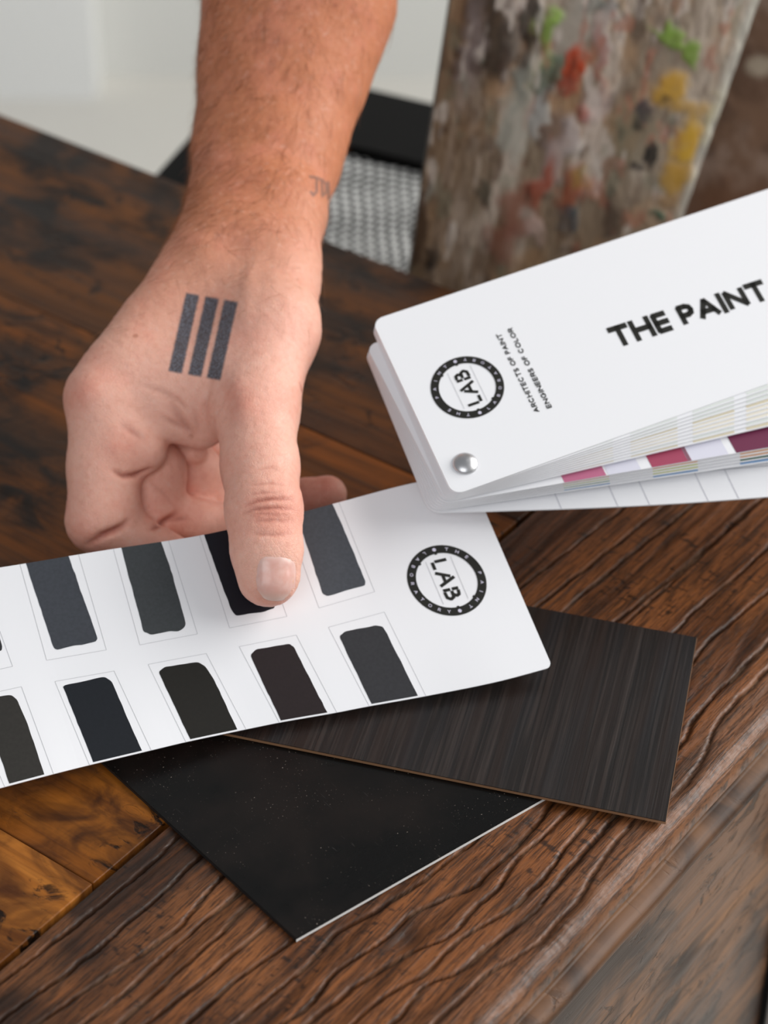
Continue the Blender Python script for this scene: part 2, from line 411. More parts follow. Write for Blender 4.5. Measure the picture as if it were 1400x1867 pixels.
def palette_paint(X, Y, u, w):
    XX = X+(Y-200)*.16                       # follow the lean of the board
    n1 = fbm(XX/38, Y/150, 4); n2 = fbm(XX/16+9, Y/60, 4); n3 = fbm(XX/60+3, Y/80+8, 4); n4 = fbm(XX/7, Y/20, 3)
    c = np.tile(s2l([.55, .48, .40]), X.shape+(1,))
    c = lerp3(c, sstep(.45, .68, n1), [.76, .70, .64])
    c = lerp3(c, sstep(.52, .66, n2), [.42, .34, .27], .75)
    c = lerp3(c, sstep(.52, .7, n3), [.72, .57, .42], .6)
    # right half: paler
    c = lerp3(c, sstep(1080, 1330, XX), [.82, .76, .69], .5)
    # left strip: brown varnished, darker downwards
    c = lerp3(c, (1-sstep(800, 930, XX))*.75, [.52, .42, .32])
    c = lerp3(c, sstep(300, 520, Y)*.55*sstep(.3, .6, n2+.15), [.42, .31, .20])
    jx = (fbm(X/26, Y/26, 3)-.5)*42; jy = (fbm(X/26+40, Y/26, 3)-.5)*42
    rel = sstep(.5, .7, n4)*.4
    def blob(cx, cy, rx, ry, rot, col, k=1.0, soft=.5):
        nonlocal c, rel
        a = math.radians(rot); dx = X+jx-cx; dy = Y+jy-cy
        p_ = (dx*math.cos(a)+dy*math.sin(a))/rx; q_ = (-dx*math.sin(a)+dy*math.cos(a))/ry
        d = np.sqrt(p_*p_+q_*q_); t = 1-sstep(1-soft, 1+soft*.3, d)
        c = lerp3(c, t*(.85+.15*sstep(.35, .6, n4)), col, k); rel = np.maximum(rel, t*k)
    def streak(*a, **k): blob(*a, **k)
    blob(890, 60, 60, 110, -8, [.13, .10, .08], .85); blob(965, 30, 22, 90, 8, [.12, .09, .07], .9)
    blob(955, 120, 14, 90, 10, [.16, .12, .09], .8); blob(860, 90, 30, 110, 6, [.58, .53, .52], .65)
    blob(870, 200, 14, 90, 8, [.6, .55, .5], .4)
    blob(1000, 45, 26, 52, 10, [.48, .60, .27], .95); blob(1012, 20, 22, 20, 0, [.62, .75, .38], .9)
    blob(985, 110, 22, 50, 12, [.55, .60, .42], .7); blob(1095, 12, 45, 16, 5, [.12, .24, .22], .95)
    blob(1050, 40, 40, 90, 14, [.72, .70, .66], .7); blob(1100, 60, 22, 80, 12, [.74, .70, .68], .8)
    blob(1015, 130, 30, 30, 0, [.33, .43, .36], .85); blob(985, 150, 16, 26, 0, [.25, .36, .30], .8)
    blob(945, 200, 30, 110, 10, [.66, .68, .64], .6); blob(985, 205, 22, 60, 10, [.70, .71, .70], .75)
    blob(1048, 118, 20, 34, 12, [.72, .28, .15], 1); blob(1030, 155, 28, 26, 20, [.62, .25, .18], .85)
    blob(1068, 205, 19, 22, 0, [.66, .25, .20], 1); blob(1085, 190, 32, 52, 10, [.78, .68, .66], .55)
    blob(1095, 100, 14, 60, 4, [.62, .28, .24], .5)
    blob(1040, 250, 26, 42, 0, [.74, .70, .69], .85); blob(1012, 240, 20, 50, 14, [.40, .34, .33], .7)
    blob(1005, 300, 26, 60, 22, [.68, .60, .58], .8); blob(985, 335, 20, 62, 24, [.60, .27, .17], .9)
    blob(1040, 345, 22, 50, 18, [.58, .28, .17], .8); blob(945, 380, 42, 60, 25, [.55, .33, .26], .7)
    blob(965, 405, 16, 42, -25, [.74, .64, .60], .75); blob(915, 440, 36, 48, 20, [.50, .28, .22], .6)
    blob(1150, 250, 60, 80, 15, [.52, .47, .38], .8); blob(1060, 325, 18, 18, 0, [.62, .50, .2], .6)
    c = lerp3(c, sstep(.66, .74, fbm(XX/26+50, Y/70, 3))*.6, [.86, .82, .78])
    c = lerp3(c, sstep(.66, .73, fbm(XX/30+80, Y/60+7, 3))*.5, [.24, .15, .11])
    c = lerp3(c, sstep(.66, .73, fbm(XX/26+20, Y/50+60, 3))*.45*sstep(930, 1000, XX), [.70, .42, .33])
    c = lerp3(c, sstep(.64, .72, fbm(XX/30+33, Y/55+90, 3))*.3, [.42, .47, .40])
    # bright green hook
    for (gx, gy, r1, r2, ro) in ((1205, 60, 30, 11, 18), (1240, 75, 26, 13, 38), (1262, 100, 13, 28, -12)):
        blob(gx, gy, r1, r2, ro, [.50, .62, .26], 1)
    blob(1225, 160, 42, 34, -20, [.80, .62, .24], .95); blob(1255, 195, 50, 20, 10, [.78, .62, .32], .75)
    blob(1255, 250, 32, 50, 15, [.84, .66, .20], .95); blob(1235, 320, 34, 34, 20, [.76, .58, .18], .85)
    blob(1300, 210, 14, 60, 14, [.86, .80, .55], .7); blob(1170, 195, 24, 26, 0, [.22, .20, .24], .9)
    blob(1188, 280, 11, 30, -10, [.11, .10, .10], 1); blob(1168, 305, 10, 16, 30, [.13, .11, .11], .9)
    blob(1160, 225, 10, 10, 0, [.15, .13, .12], .8); blob(1215, 175, 10, 12, 0, [.2, .17, .17], .7)
    blob(1195, 395, 26, 12, 10, [.12, .33, .25], .95); blob(1040, 398, 22, 22, 0, [.25, .28, .31], .8)
    blob(1120, 400, 24, 40, 10, [.22, .15, .11], .75); blob(1060, 455, 44, 22, 10, [.30, .21, .16], .6)
    blob(880, 350, 18, 30, 0, [.24, .24, .20], .7); blob(1220, 360, 40, 20, 0, [.62, .47, .27], .6)
    blob(790, 470, 14, 32, 10, [.10, .06, .04], .9); blob(765, 420, 18, 90, 12, [.22, .14, .08], .8)
    c = lerp3(c, sstep(1352, 1378, X+(Y)*.33), [.86, .85, .80], .8)
    return c, rel
painted_board('painted_palette_board', 'tall board smeared with red, green and yellow oil paint standing behind the fan deck', 'painting board', .885,
              ((822, 0), (1384, 0), (745, 505), (1243, 400)), .012, palette_paint)
def brown_paint(X, Y, u, w):
    n1 = fbm(X/50, Y/60, 4); n2 = fbm(X/20+9, Y/30, 4)
    c = np.tile(s2l([.47, .35, .27]), X.shape+(1,))
    c = lerp3(c, sstep(.4, .7, n1), [.60, .50, .44], .8); c = lerp3(c, sstep(.55, .7, n2), [.33, .24, .19], .5)
    d = np.hypot((X-1375)/55, (Y-135)/60); t = 1-sstep(.75, 1.05, d)
    c = lerp3(c, t, [.40, .29, .22], .8)
    d = np.hypot((X-1385)/30, (Y-120)/22); c = lerp3(c, 1-sstep(.5, 1.2, d), [.72, .66, .58], .8)
    c = lerp3(c, sstep(260, 340, Y-fbm(X/40, Y/40, 2)*60)*.8, [.42, .27, .17])
    return c, n2*.5
painted_board('brown_canvas', 'brown painted canvas at the right edge, behind the palette board', 'painting board', .925,
              ((1250, 0), (1800, 0), (1190, 505), (1700, 505)), .015, brown_paint, 120, 160)

# ------------------------------------------------------------------ sample boards
def sample_board(name, label, pts, z0, th, top, edge, edge_names, fm=None):
    P = [at(x, y, z0+th)-np.array([0, 0, 0]) for x, y in pts]
    th_ = thing(name, label, 'sample board', tuple(sum(P)/4-np.array([0, 0, th])))
    dn = np.array([0, 0, -th])
    C0 = sum(P)/4
    Pi = [C0+(p-C0)*.9985 for p in P]
    def slab(Q, z1, z2):  # top and bottom heights below the face
        V = [q+np.array([0, 0, -z1]) for q in Q]+[q+np.array([0, 0, -z2]) for q in Q]
        return V, [(0, 1, 2, 3), (7, 6, 5, 4), (0, 4, 5, 1), (1, 5, 6, 2), (2, 6, 7, 3), (3, 7, 4, 0)]
    mesh_obj('core', *slab(P, .00025, th), edge, th_, smooth=False, label=edge_names, fmat=fm)
    mesh_obj('veneer_face', *slab(Pi, 0, .0003), top, th_, smooth=False)
    return th_
def square_from(corner, p_left, p_right, z, ll, lr):
    c = at(*corner, z); a = at(*p_left, z)-c; b = at(*p_right, z)-c
    a /= np.linalg.norm(a); b /= np.linalg.norm(b)
    return proj([c, c+a*ll, c+a*ll+b*lr, c+b*lr])
# glossy black
z1 = .0013
q = square_from((540, 1712), (190, 1392), (985, 1459), z1, .101, .101)
d_ = at(985, 1459, z1)-at(540, 1712, z1); d_ /= np.linalg.norm(d_)
m = NM('scratched_black_gloss'); v, c = m.frame(tuple(d_), (-d_[1], d_[0], 0))
f = m.noise(v, 28, 4, .6); dust = m.noise(v, 1500, 2, .5); brush = m.noise(m.vm('MULTIPLY', v, (60.0, 500.0, 60.0)), 1, 3, .6)
col = m.mix(m.ramp(f, .4, .7), hexc('060606'), hexc('15100e'))
col = m.mix(m.math('MULTIPLY', m.ramp(dust, .69, .73), m.ramp(m.noise(v, 60, 2), .42, .6)), col, hexc('857a72'))
sc = m.noise(m.vm('MULTIPLY', v, (900.0, 40.0, 60.0)), 1, 2, .5, 2)
col = m.mix(m.ramp(sc, .72, .76, 0, .35), col, hexc('4a4644'))
m.set(Base_Color=col, Roughness=m.ramp(m.math('ADD', f, m.math('MULTIPLY', brush, .3)), .4, .9, .24, .40)); m.b.inputs['Specular IOR Level'].default_value = .25
white_edge = plain('white_laminate_edge', hexc('e8e8e6'), .5)
sample_board('black_sample_board', 'glossy black sample board with a white edge, lower of the two on the table', q, 0.0, z1, m.m, [white_edge, plain('dark_board_edge', hexc('1d1b1b'), .5)], 'cut edge, white on the near right side', [1, 1, 1, 1, 1, 0])
# dark brushed brown
z2 = .0027
q = [(1271, 1162), (1214, 1498), None, None]
P0, P1 = at(1271, 1162, z2), at(1214, 1498, z2)
eW = at(430, 1340, z2)-P1; eW /= np.linalg.norm(eW)
P = [P1, P0, at(560, 1040, z2), P1+eW*.150]
eW2 = at(960, 1104, z2)-P0; eW2 /= np.linalg.norm(eW2)
P = [P1, P0, P0+eW2*.150, P1+eW*.150]
g_ = P0-P1; g_ /= np.linalg.norm(g_)
gd = at(1130, 1160, z2)-at(1050, 1480, z2); gd /= np.linalg.norm(gd)
m = NM('brushed_dark_brown_veneer'); v, c = m.frame(tuple(gd), (-gd[1], gd[0], 0))
a = m.noise(m.vm('MULTIPLY', v, (14.0, 900.0, 14.0)), 1, 4, .6, .3); b = m.noise(m.vm('MULTIPLY', v, (8.0, 160.0, 8.0)), 1, 4, .6, .3)
col = m.mix(m.ramp(a, .40, .66), hexc('120e0d'), hexc('322a27'))
col = m.mix(m.ramp(b, .42, .68, 0, .8), col, hexc('20140f'))
col = m.mix(m.ramp(m.noise(m.vm('MULTIPLY', v, (8.0, 90.0, 8.0)), 1, 3), .5, .65, 0, .5), col, hexc('191a1d'))
m.set(Base_Color=col, Roughness=.42); m.b.inputs['Specular IOR Level'].default_value = .42; m.bump(a, .5, .0003)
raw_edge = plain('raw_brown_edge', hexc('8a6547'), .7)
sample_board('dark_brown_sample_board', 'dark brown brushed wood sample board lying over the black one', [tuple(proj(x)[0]) for x in P], .0015, z2-.0015, m.m, raw_edge, 'raw brown cut edge')

# ------------------------------------------------------------------ printing helpers
class Surf:      # a ruled sheet between two edge curves; local coordinates in metres
    def __init__(s, top, bot):
        s.T = np.array(top); s.B = np.array(bot)
        mid = (s.T+s.B)/2; s.k = np.r_[0, np.cumsum(np.linalg.norm(np.diff(mid, axis=0), axis=1))]
        s.L = s.k[-1]; s.Wd = float(np.mean(np.linalg.norm(s.T-s.B, axis=1)))
        s.mT = s._tan(s.T); s.mB = s._tan(s.B)
    def _tan(s, P):
        n = len(P); t = np.zeros_like(P)
        for i in range(n):
            a, b = max(0, i-1), min(n-1, i+1); t[i] = (P[b]-P[a])/(s.k[b]-s.k[a])
        return t
    def _h(s, P, M, x):
        x = np.clip(x, 0, s.L); i = np.clip(np.searchsorted(s.k, x, side='right')-1, 0, len(s.k)-2)
        h = (s.k[i+1]-s.k[i]); t = ((x-s.k[i])/h)[..., None]; h = h[..., None]
        return (2*t**3-3*t**2+1)*P[i]+(t**3-2*t**2+t)*h*M[i]+(-2*t**3+3*t**2)*P[i+1]+(t**3-t**2)*h*M[i+1]
    def __call__(s, x, y, off=0.0):
        x = np.atleast_1d(np.asarray(x, float)); y = np.atleast_1d(np.asarray(y, float)); x, y = np.broadcast_arrays(x, y)
        v = (y/s.Wd)[..., None]
        P = s._h(s.T, s.mT, x)*(1-v)+s._h(s.B, s.mB, x)*v
        if np.any(off):
            P = P+s.nrm(x, y)*np.asarray(off)
        return P
    def nrm(s, x, y):
        e = 5e-4
        a = s(x+e, y)-s(x-e, y); b = s(x, y+e)-s(x, y-e); n = np.cross(a, b); n /= np.linalg.norm(n, axis=-1, keepdims=True)
        return np.where(n[..., 2:3] < 0, -n, n)
    def inv(s, px, py, x0=None, y0=None):
        p = np.array([s.L/2 if x0 is None else x0, s.Wd/2 if y0 is None else y0])
        tgt = np.array([px, py], float)
        for _ in range(30):
            f0 = proj(s(*p))[0]-tgt
            J = np.stack([(proj(s(p[0]+1e-4, p[1]))[0]-tgt-f0)/1e-4, (proj(s(p[0], p[1]+1e-4))[0]-tgt-f0)/1e-4], 1)
            st = np.linalg.solve(J, f0); p = p-np.clip(st, -.03, .03)
            p[0] = np.clip(p[0], 0.0006, s.L-.0006)
            if abs(st).max() < 1e-7: break
        return p
    def sheet(s, name, mat, parent, thick, rad=(0, 0), nx=60, ny=14, label=None, x1=None, edge_mat=None):
        # rounded corners at x=0: rad=(radius at y=0, radius at y=Wd)
        L = s.L if x1 is None else x1
        xs = np.r_[np.linspace(0, 1, 9)[:-1]**2*.004, np.linspace(.004, L, nx)]
        V = []; rows = len(xs)
        for x in xs:
            y0 = y1 = 0.0
            if x < rad[0]: y0 = rad[0]-math.sqrt(max(0, rad[0]**2-(rad[0]-x)**2))
            if x < rad[1]: y1 = rad[1]-math.sqrt(max(0, rad[1]**2-(rad[1]-x)**2))
            ys = np.linspace(y0, s.Wd-y1, ny)
            V.append(s(np.full(ny, x), ys))
        top = np.array(V)
        nn = s.nrm(np.repeat(xs, ny), np.tile(np.linspace(0, s.Wd, ny), rows)).reshape(rows, ny, 3)
        bot = top-nn*thick
        Vv = np.concatenate([top.reshape(-1, 3), bot.reshape(-1, 3)]); N = rows*ny
        F = grid_faces(rows, ny).tolist(); F += [[a+N for a in f[::-1]] for f in grid_faces(rows, ny).tolist()]
        loop = [i for i in range(ny)]+[r*ny+ny-1 for r in range(1, rows)]+[(rows-1)*ny+i for i in range(ny-2, -1, -1)]+[r*ny for r in range(rows-2, 0, -1)]
        nF = len(F)
        for i in range(len(loop)):
            a, b = loop[i], loop[(i+1) % len(loop)]; F.append([a, b, b+N, a+N])
        o = mesh_obj(name, Vv, F, mat, parent, label=label, smooth=False)
        return o
def poly_on(s, poly, off, close_pts=True):     # polygon (local metres) -> triangulated patch on the sheet
    poly = np.array(poly)
    lo, hi = poly.min(0), poly.max(0)
    pts = [Vector(p) for p in poly]; n = len(pts)
    step = .004
    from itertools import product
    gx = np.arange(lo[0]+step/2, hi[0], step); gy = np.arange(lo[1]+step/2, hi[1], step)
    extra = [Vector((a, b)) for a, b in product(gx, gy)]
    vs, es, fs, *_ = delaunay_2d_cdt(pts+extra, [], [list(range(n))], 1, 1e-7)
    X = np.array([[v.x, v.y] for v in vs])
    return s(X[:, 0], X[:, 1], off), fs
def densify(poly, step=.0025, jit=0.0, seed=0):
    out = []; n = len(poly)
    r = np.random.default_rng(seed)
    for i in range(n):
        a, b = np.array(poly[i]), np.array(poly[(i+1) % n]); k = max(2, int(np.linalg.norm(b-a)/step))
        for j in range(k): out.append(a+(b-a)*j/k)
    out = np.array(out)
    if jit: out = out+r.normal(0, jit, out.shape)
    for _ in range(2):
        q_ = np.roll(out, -1, 0); out = np.stack([out*.75+q_*.25, out*.25+q_*.75], 1).reshape(-1, 2)
    return out
GL = {  # stroke letters: width, strokes (0..1)
 'T': (.72, [[(0, 1), (1, 1)], [(.5, 1), (.5, 0)]]), 'H': (.78, [[(0, 0), (0, 1)], [(1, 0), (1, 1)], [(0, .5), (1, .5)]]),
 'E': (.56, [[(1, 1), (0, 1), (0, 0), (1, 0)], [(0, .5), (.9, .5)]]), 'I': (.0, [[(0, 0), (0, 1)]]),
 'P': (.55, [[(0, 0), (0, 1), (.6, 1), (.92, .9), (1, .74), (.92, .56), (.6, .46), (0, .46)]]),
 'R': (.60, [[(0, 0), (0, 1), (.6, 1), (.92, .9), (1, .74), (.92, .56), (.6, .46), (0, .46)], [(.5, .46), (1, 0)]]),
 'A': (.85, [[(0, 0), (.5, 1), (1, 0)], [(.2, .32), (.8, .32)]]), 'N': (.80, [[(0, 0), (0, 1), (1, 0), (1, 1)]]),
 'L': (.50, [[(0, 1), (0, 0), (1, 0)]]), 'F': (.52, [[(1, 1), (0, 1), (0, 0)], [(0, .52), (.9, .52)]]),
 'B': (.58, [[(0, 0), (0, 1), (.6, 1), (.9, .9), (.9, .62), (.6, .53), (0, .53)], [(.6, .53), (.95, .42), (1, .22), (.9, .06), (.6, 0), (0, 0)]]),
 'O': (.88, [[(.5+.5*math.cos(t*math.pi/8), .5+.5*math.sin(t*math.pi/8)) for t in range(17)]]),
 'C': (.80, [[(.5+.5*math.cos(t*math.pi/8), .5+.5*math.sin(t*math.pi/8)) for t in range(2, 15)]]),
 'G': (.84, [[(.5+.5*math.cos(t*math.pi/8), .5+.5*math.sin(t*math.pi/8)) for t in range(2, 16)]+[(1, .48), (.62, .48)]]),
 'S': (.52, [[(.95, .85), (.7, 1), (.3, 1), (.05, .85), (.05, .66), (.3, .54), (.7, .46), (.95, .32), (.95, .14), (.7, 0), (.3, 0), (0, .15)]]),
 'Y': (.74, [[(0, 1), (.5, .48), (1, 1)], [(.5, .48), (.5, 0)]]), 'D': (.72, [[(0, 0), (0, 1), (.45, 1), (.85, .8), (1, .5), (.85, .2), (.45, 0), (0, 0)]]),
 "'": (.0, [[(0, 1), (0, .8)]]),
}
def text_quads(txt, h, st, gap, spc=.45):
    hw = st*h/2; x = 0; Q = []
    for ch in txt:
        if ch == ' ': x += spc*h; continue
        w_, strokes = GL[ch]; w_ *= h
        for sk in strokes:
            pts = [np.array((x+hw+a*max(0, w_-0*hw), hw+b*(h-2*hw))) for a, b in sk]
            for i in range(len(pts)-1):
                a, b = pts[i], pts[i+1]; d = (b-a)/max(1e-9, np.linalg.norm(b-a)); nn = np.array((-d[1], d[0]))*hw
                ea = hw if i == 0 and len(pts) <= 2 else hw*.45; eb = hw if i == len(pts)-2 and len(pts) <= 2 else hw*.45
                if ch in "TI" and i == 0: ea = eb = hw*(0.999)
                a2, b2 = a-d*ea, b+d*eb
                Q.append([a2-nn, b2-nn, b2+nn, a2+nn])
        x += w_+2*hw+gap*h
    return Q, x-gap*h
def put_quads(s, Q, f, off):
    V, F = [], []
    for q_ in Q:
        n0 = len(V); pts = [f(p_) for p_ in q_]
        V += [s(p_[0], p_[1], off)[0] for p_ in pts]; F.append(tuple(range(n0, n0+len(pts))))
    return V, F
ink = plain('black_print', hexc('17160f'), .45); whitei = plain('white_print', hexc('cfcbdc'), .5); greyi = plain('grey_hairline_print', hexc('b9b9bd'), .5)
def logo(s, cx, cy, R, parent, rot=0.0):
    # text-right = +y of the sheet, text-up = -x of the sheet
    cr_, sr_ = math.cos(rot), math.sin(rot)
    def f(p_):
        a, b = p_; a, b = a*cr_-b*sr_, a*sr_+b*cr_
        return (cx-b, cy+a)
    n = 96; V, F = [], []
    r0 = R*.775
    for i in range(n):
        t = 2*math.pi*i/n
        for r in (r0, R):
            x, y = f((r*math.cos(t), r*math.sin(t))); V.append(s(x, y, .00012)[0])
    for i in range(n):
        j = (i+1) % n; F.append((2*i, 2*i+1, 2*j+1, 2*j))
    # small teeth
    for t in (0, math.pi, math.radians(40), math.radians(220)):
        d = np.array((math.cos(t), math.sin(t))); e = np.array((-d[1], d[0]))
        n0 = len(V)
        for a, b in ((r0-.03*R, -.035*R), (r0+.01*R, -.035*R), (r0+.01*R, .035*R), (r0-.03*R, .035*R)):
            p_ = f(d*a+e*b); V.append(s(p_[0], p_[1], .00012)[0])
        F.append((n0, n0+1, n0+2, n0+3))
    # stencil letters L A B
    h = R*.42; lw = R*.085
    st = [[(-.72, .22), (-.72, -.12)], [(-.70, -.21), (-.46, -.21)],
          [(-.32, -.24), (-.12, .14)], [(-.06, .24), (.16, -.24)], [(-.20, -.06), (.02, -.06)],
          [(.34, .22), (.34, .05)], [(.34, -.03), (.34, -.22)], [(.42, .21), (.56, .19), (.60, .11), (.54, .03)], [(.42, -.21), (.60, -.20), (.68, -.10), (.62, .0), (.42, .01)]]
    Q = []
    for sk in st:
        for a, b in zip(sk[:-1], sk[1:]):
            a = np.array(a)*R*(.78, .86); b = np.array(b)*R*(.78, .86); d = (b-a)/np.linalg.norm(b-a); nn = np.array((-d[1], d[0]))*lw/2
            Q.append([a-nn-d*lw*.15, b-nn+d*lw*.15, b+nn+d*lw*.15, a+nn-d*lw*.15])
    v2, f2 = put_quads(s, Q, f, .00012); n0 = len(V); V += v2; F += [tuple(i+n0 for i in q_) for q_ in f2]
    lo = mesh_obj('logo', V, F, ink, parent, smooth=False, label='round black LAB logo')
    # white ring lettering
    Q = []; rm = (r0+R)/2; th = R*.09
    def ring(txt, a0, a1, flip):
        for k, ch in enumerate(txt):
            if ch == ' ': continue
            t = a0+(a1-a0)*(k+.5)/len(txt)
            q_, w_ = text_quads(ch, th, .2, .2)
            d = np.array((math.cos(t), math.sin(t))); up = d if not flip else -d; rt = np.array((up[1], -up[0]))
            for qq in q_: Q.append([d*rm+rt*(p_[0]-w_/2)+up*(p_[1]-th/2) for p_ in qq])
    ring('THE PAINT', math.radians(168), math.radians(12), False)
    ring('LABORATORY', math.radians(190), math.radians(350), True)
    for t in (0, math.pi):
        d = np.array((math.cos(t), math.sin(t)))*rm
        Q.append([d+R*.05*np.array((math.cos(k), math.sin(k))) for k in np.arange(0, 6.28, .6)])
    v2, f2 = put_quads(s, Q, f, .00018)
    mesh_obj('logo_lettering', v2, f2, whitei, parent, smooth=False, label='white lettering around the logo ring')
    Q = []
    for y in (.33, -.34):
        Q.append([np.array((-.62*R, y*R)), np.array((.62*R, y*R)), np.array((.62*R, (y+.012)*R)), np.array((-.62*R, (y+.012)*R))])
    v2, f2 = put_quads(s, Q, f, .0001); mesh_obj('logo_hairline', v2, f2, greyi, parent, smooth=False)

# ------------------------------------------------------------------ fan deck
m = NM('coated_white_card'); m.set(Base_Color=hexc('f1f1f4'), Roughness=.38)
card_m = m.m
deck = thing('paint_fan_deck', 'white paint fan deck reading THE PAINT, with one swatch leaf swung out under the thumb', 'fan deck', tuple(at(848, 900, .03)))
ORG[deck.name] = np.array(deck.location)
# --- the swung-out leaf
KN = [((855, 864), (1007, 1216), .037, .0085), ((752, 881), (905, 1243), .037, .0075), ((617, 916), (776, 1269), .037, .0062),
      ((518, 942), (670, 1288), .037, .0060), ((464, 955), (611, 1299.5), .037, .0060), ((366, 976), (511, 1317), .037, .0060), ((306, 986), (447, 1330), .037, .0060),
      ((205, 1001), (338, 1353), .037, .0066), ((143, 1011), (275, 1368), .037, .0072), ((36, 1029), (162, 1395), .037, .008), ((-28, 1039), (98, 1411), .037, .009),
      ((-135, 1057), (-12, 1440), .037, .010), ((-290, 1082), (-160, 1478), .037, .012)]
LF = Surf([at(*k[0], k[2]) for k in KN], [at(*k[1], k[3]) for k in KN])
leaf = LF.sheet('swatch_leaf', card_m, deck, .00035, (.0015, .0022), 90, 16, label='long white leaf with two rows of dark paint swatches')
print('LEAF width', LF.Wd*1e3, 'len', LF.L*1e3, [round(float(x)*1e3, 1) for x in np.linalg.norm(LF.T-LF.B, axis=1)])
SW = [  # (polygon px, colour, frame px)
 ([(-80,1045),(-40,1036),(4,1178),(3,1186),(-60,1202),(-72,1198)], '2f2f31', [(-91,1050),(-40,1041),(23,1215),(-60,1234)]),
 ([(43,1015),(120,1000),(178,1164),(175,1170),(150,1176),(135,1177),(106,1185),(98,1182)], '3c3f45', [(32,1016),(85,1204),(194,1185),(138,997)]),
 ([(217,985),(289,974),(312,1040),(338,1135),(336,1145),(325,1151),(310,1151),(275,1158),(262,1152)], '3b3e40', [(201,986),(255,1176),(360,1156),(302,973)]),
 ([(368,965),(446,950),(480,1050),(502,1108),(480,1116),(430,1123),(422,1114)], '11121b', [(360,967),(418.5,1145),(523,1124),(460,946)]),
 ([(536,925),(600,908),(625,960),(666,1060),(665,1068),(640,1074),(597,1087),(588,1082)], '44474d', [(516,930),(581.5,1108.6),(683,1079),(612,903)]),
 ([(-35,1276),(20,1266.5),(31,1276),(50,1320),(83,1420),(92,1440),(25,1450)], '2d2b28', [(-60,1274),(39,1252),(104,1430),(15,1455)]),
 ([(114,1250),(190,1234),(204,1242),(213,1265),(268,1390),(275,1400),(182,1420)], '15191f', [(100,1242.5),(208,1223.5),(283,1388),(170,1415)]),
 ([(289,1225),(301,1216),(361,1207),(374,1216),(390,1240),(441,1348),(447,1358),(360,1376)], '1b1915', [(270,1211.5),(376,1191.6),(456,1348),(346,1372)]),
 ([(456,1195),(466,1184),(527,1173.5),(536,1180),(548,1205),(606,1318),(612,1328),(526,1342)], '241b1c', [(436,1179),(540,1158),(622,1318),(517,1336)]),
 ([(618,1160),(629,1151.5),(684,1140),(697,1142),(705,1155),(772,1290),(778,1302),(692,1314)], '303033', [(598.6,1143.7),(700.6,1116),(785,1288),(682,1308)]),
]
for i, (pl, hc, fr) in enumerate(SW):
    up_row = i < 5
    P = np.array([LF.inv(*p_) for p_ in pl]); Fr = np.array([LF.inv(*p_) for p_ in fr])
    D = densify(P, .0020, .00007, i)
    if up_row: D[:, 1] = np.maximum(D[:, 1], 0.00003)
    else: D[:, 1] = np.minimum(D[:, 1], LF.Wd-.0006)
    keep = [0]
    for j in range(1, len(D)):
        if np.linalg.norm(D[j]-D[keep[-1]]) > 2e-5: keep.append(j)
    V, F = poly_on(LF, D[keep], .00008)
    mm = NM('swatch_paint_'+hc); n_ = mm.noise(mm.pos(), 900, 2); base_c = hexc(hc)
    mm.set(Base_Color=mm.mix(mm.ramp(n_, .3, .7), base_c, tuple(min(1, x*1.18) for x in base_c[:3])+(1,)), Roughness=.5); mm.b.inputs['Specular IOR Level'].default_value = .3
    mesh_obj('paint_swatch', V, F, mm.m, leaf, label=['near-black grey', 'slate grey', 'greenish charcoal', 'blue-black', 'mid slate grey', 'warm charcoal', 'dark navy', 'olive black', 'maroon black', 'charcoal grey'][i]+' swatch')
    # hairline frame
    y_in = Fr[:, 1]
    x0, x1 = (Fr[0, 0]+Fr[1, 0])/2, (Fr[2, 0]+Fr[3, 0])/2
    hl = .00014
    if up_row:
        ye = (Fr[1, 1]+Fr[2, 1])/2; xa, xb = Fr[1, 0], Fr[2, 0]; xt0, xt1 = Fr[0, 0], Fr[3, 0]
        segs = [((xt0, max(0, Fr[0, 1])), (xa, Fr[1, 1])), ((xa, Fr[1, 1]), (xb, Fr[2, 1])), ((xb, Fr[2, 1]), (xt1, max(0, Fr[3, 1])))]
    else:
        segs = [((Fr[0, 0], Fr[0, 1]), (Fr[3, 0], min(LF.Wd, Fr[3, 1]))), ((Fr[0, 0], Fr[0, 1]), (Fr[1, 0], Fr[1, 1])), ((Fr[1, 0], Fr[1, 1]), (Fr[2, 0], min(LF.Wd, Fr[2, 1])))]
    Q = []
    for a, b in segs:
        a, b = np.array(a), np.array(b); d = (b-a)/np.linalg.norm(b-a); nn = np.array((-d[1], d[0]))*hl/2
        k = 8
        for j in range(k):
            p0, p1 = a+(b-a)*j/k, a+(b-a)*(j+1)/k; Q.append([p0-nn, p1-nn, p1+nn, p0+nn])
    Q = [[(min(max(p_[0], 0), LF.L), min(max(p_[1], 0.0), LF.Wd)) for p_ in q_] for q_ in Q]
    V, F = put_quads(LF, Q, lambda p_: p_, .00005)
    mesh_obj('swatch_outline', V, F, greyi, leaf, smooth=False)
lc = LF.inv(814.5, 1058)
logo(LF, lc[0], lc[1], .0130, leaf)
print('leaf logo', lc, 'Wd', LF.Wd)
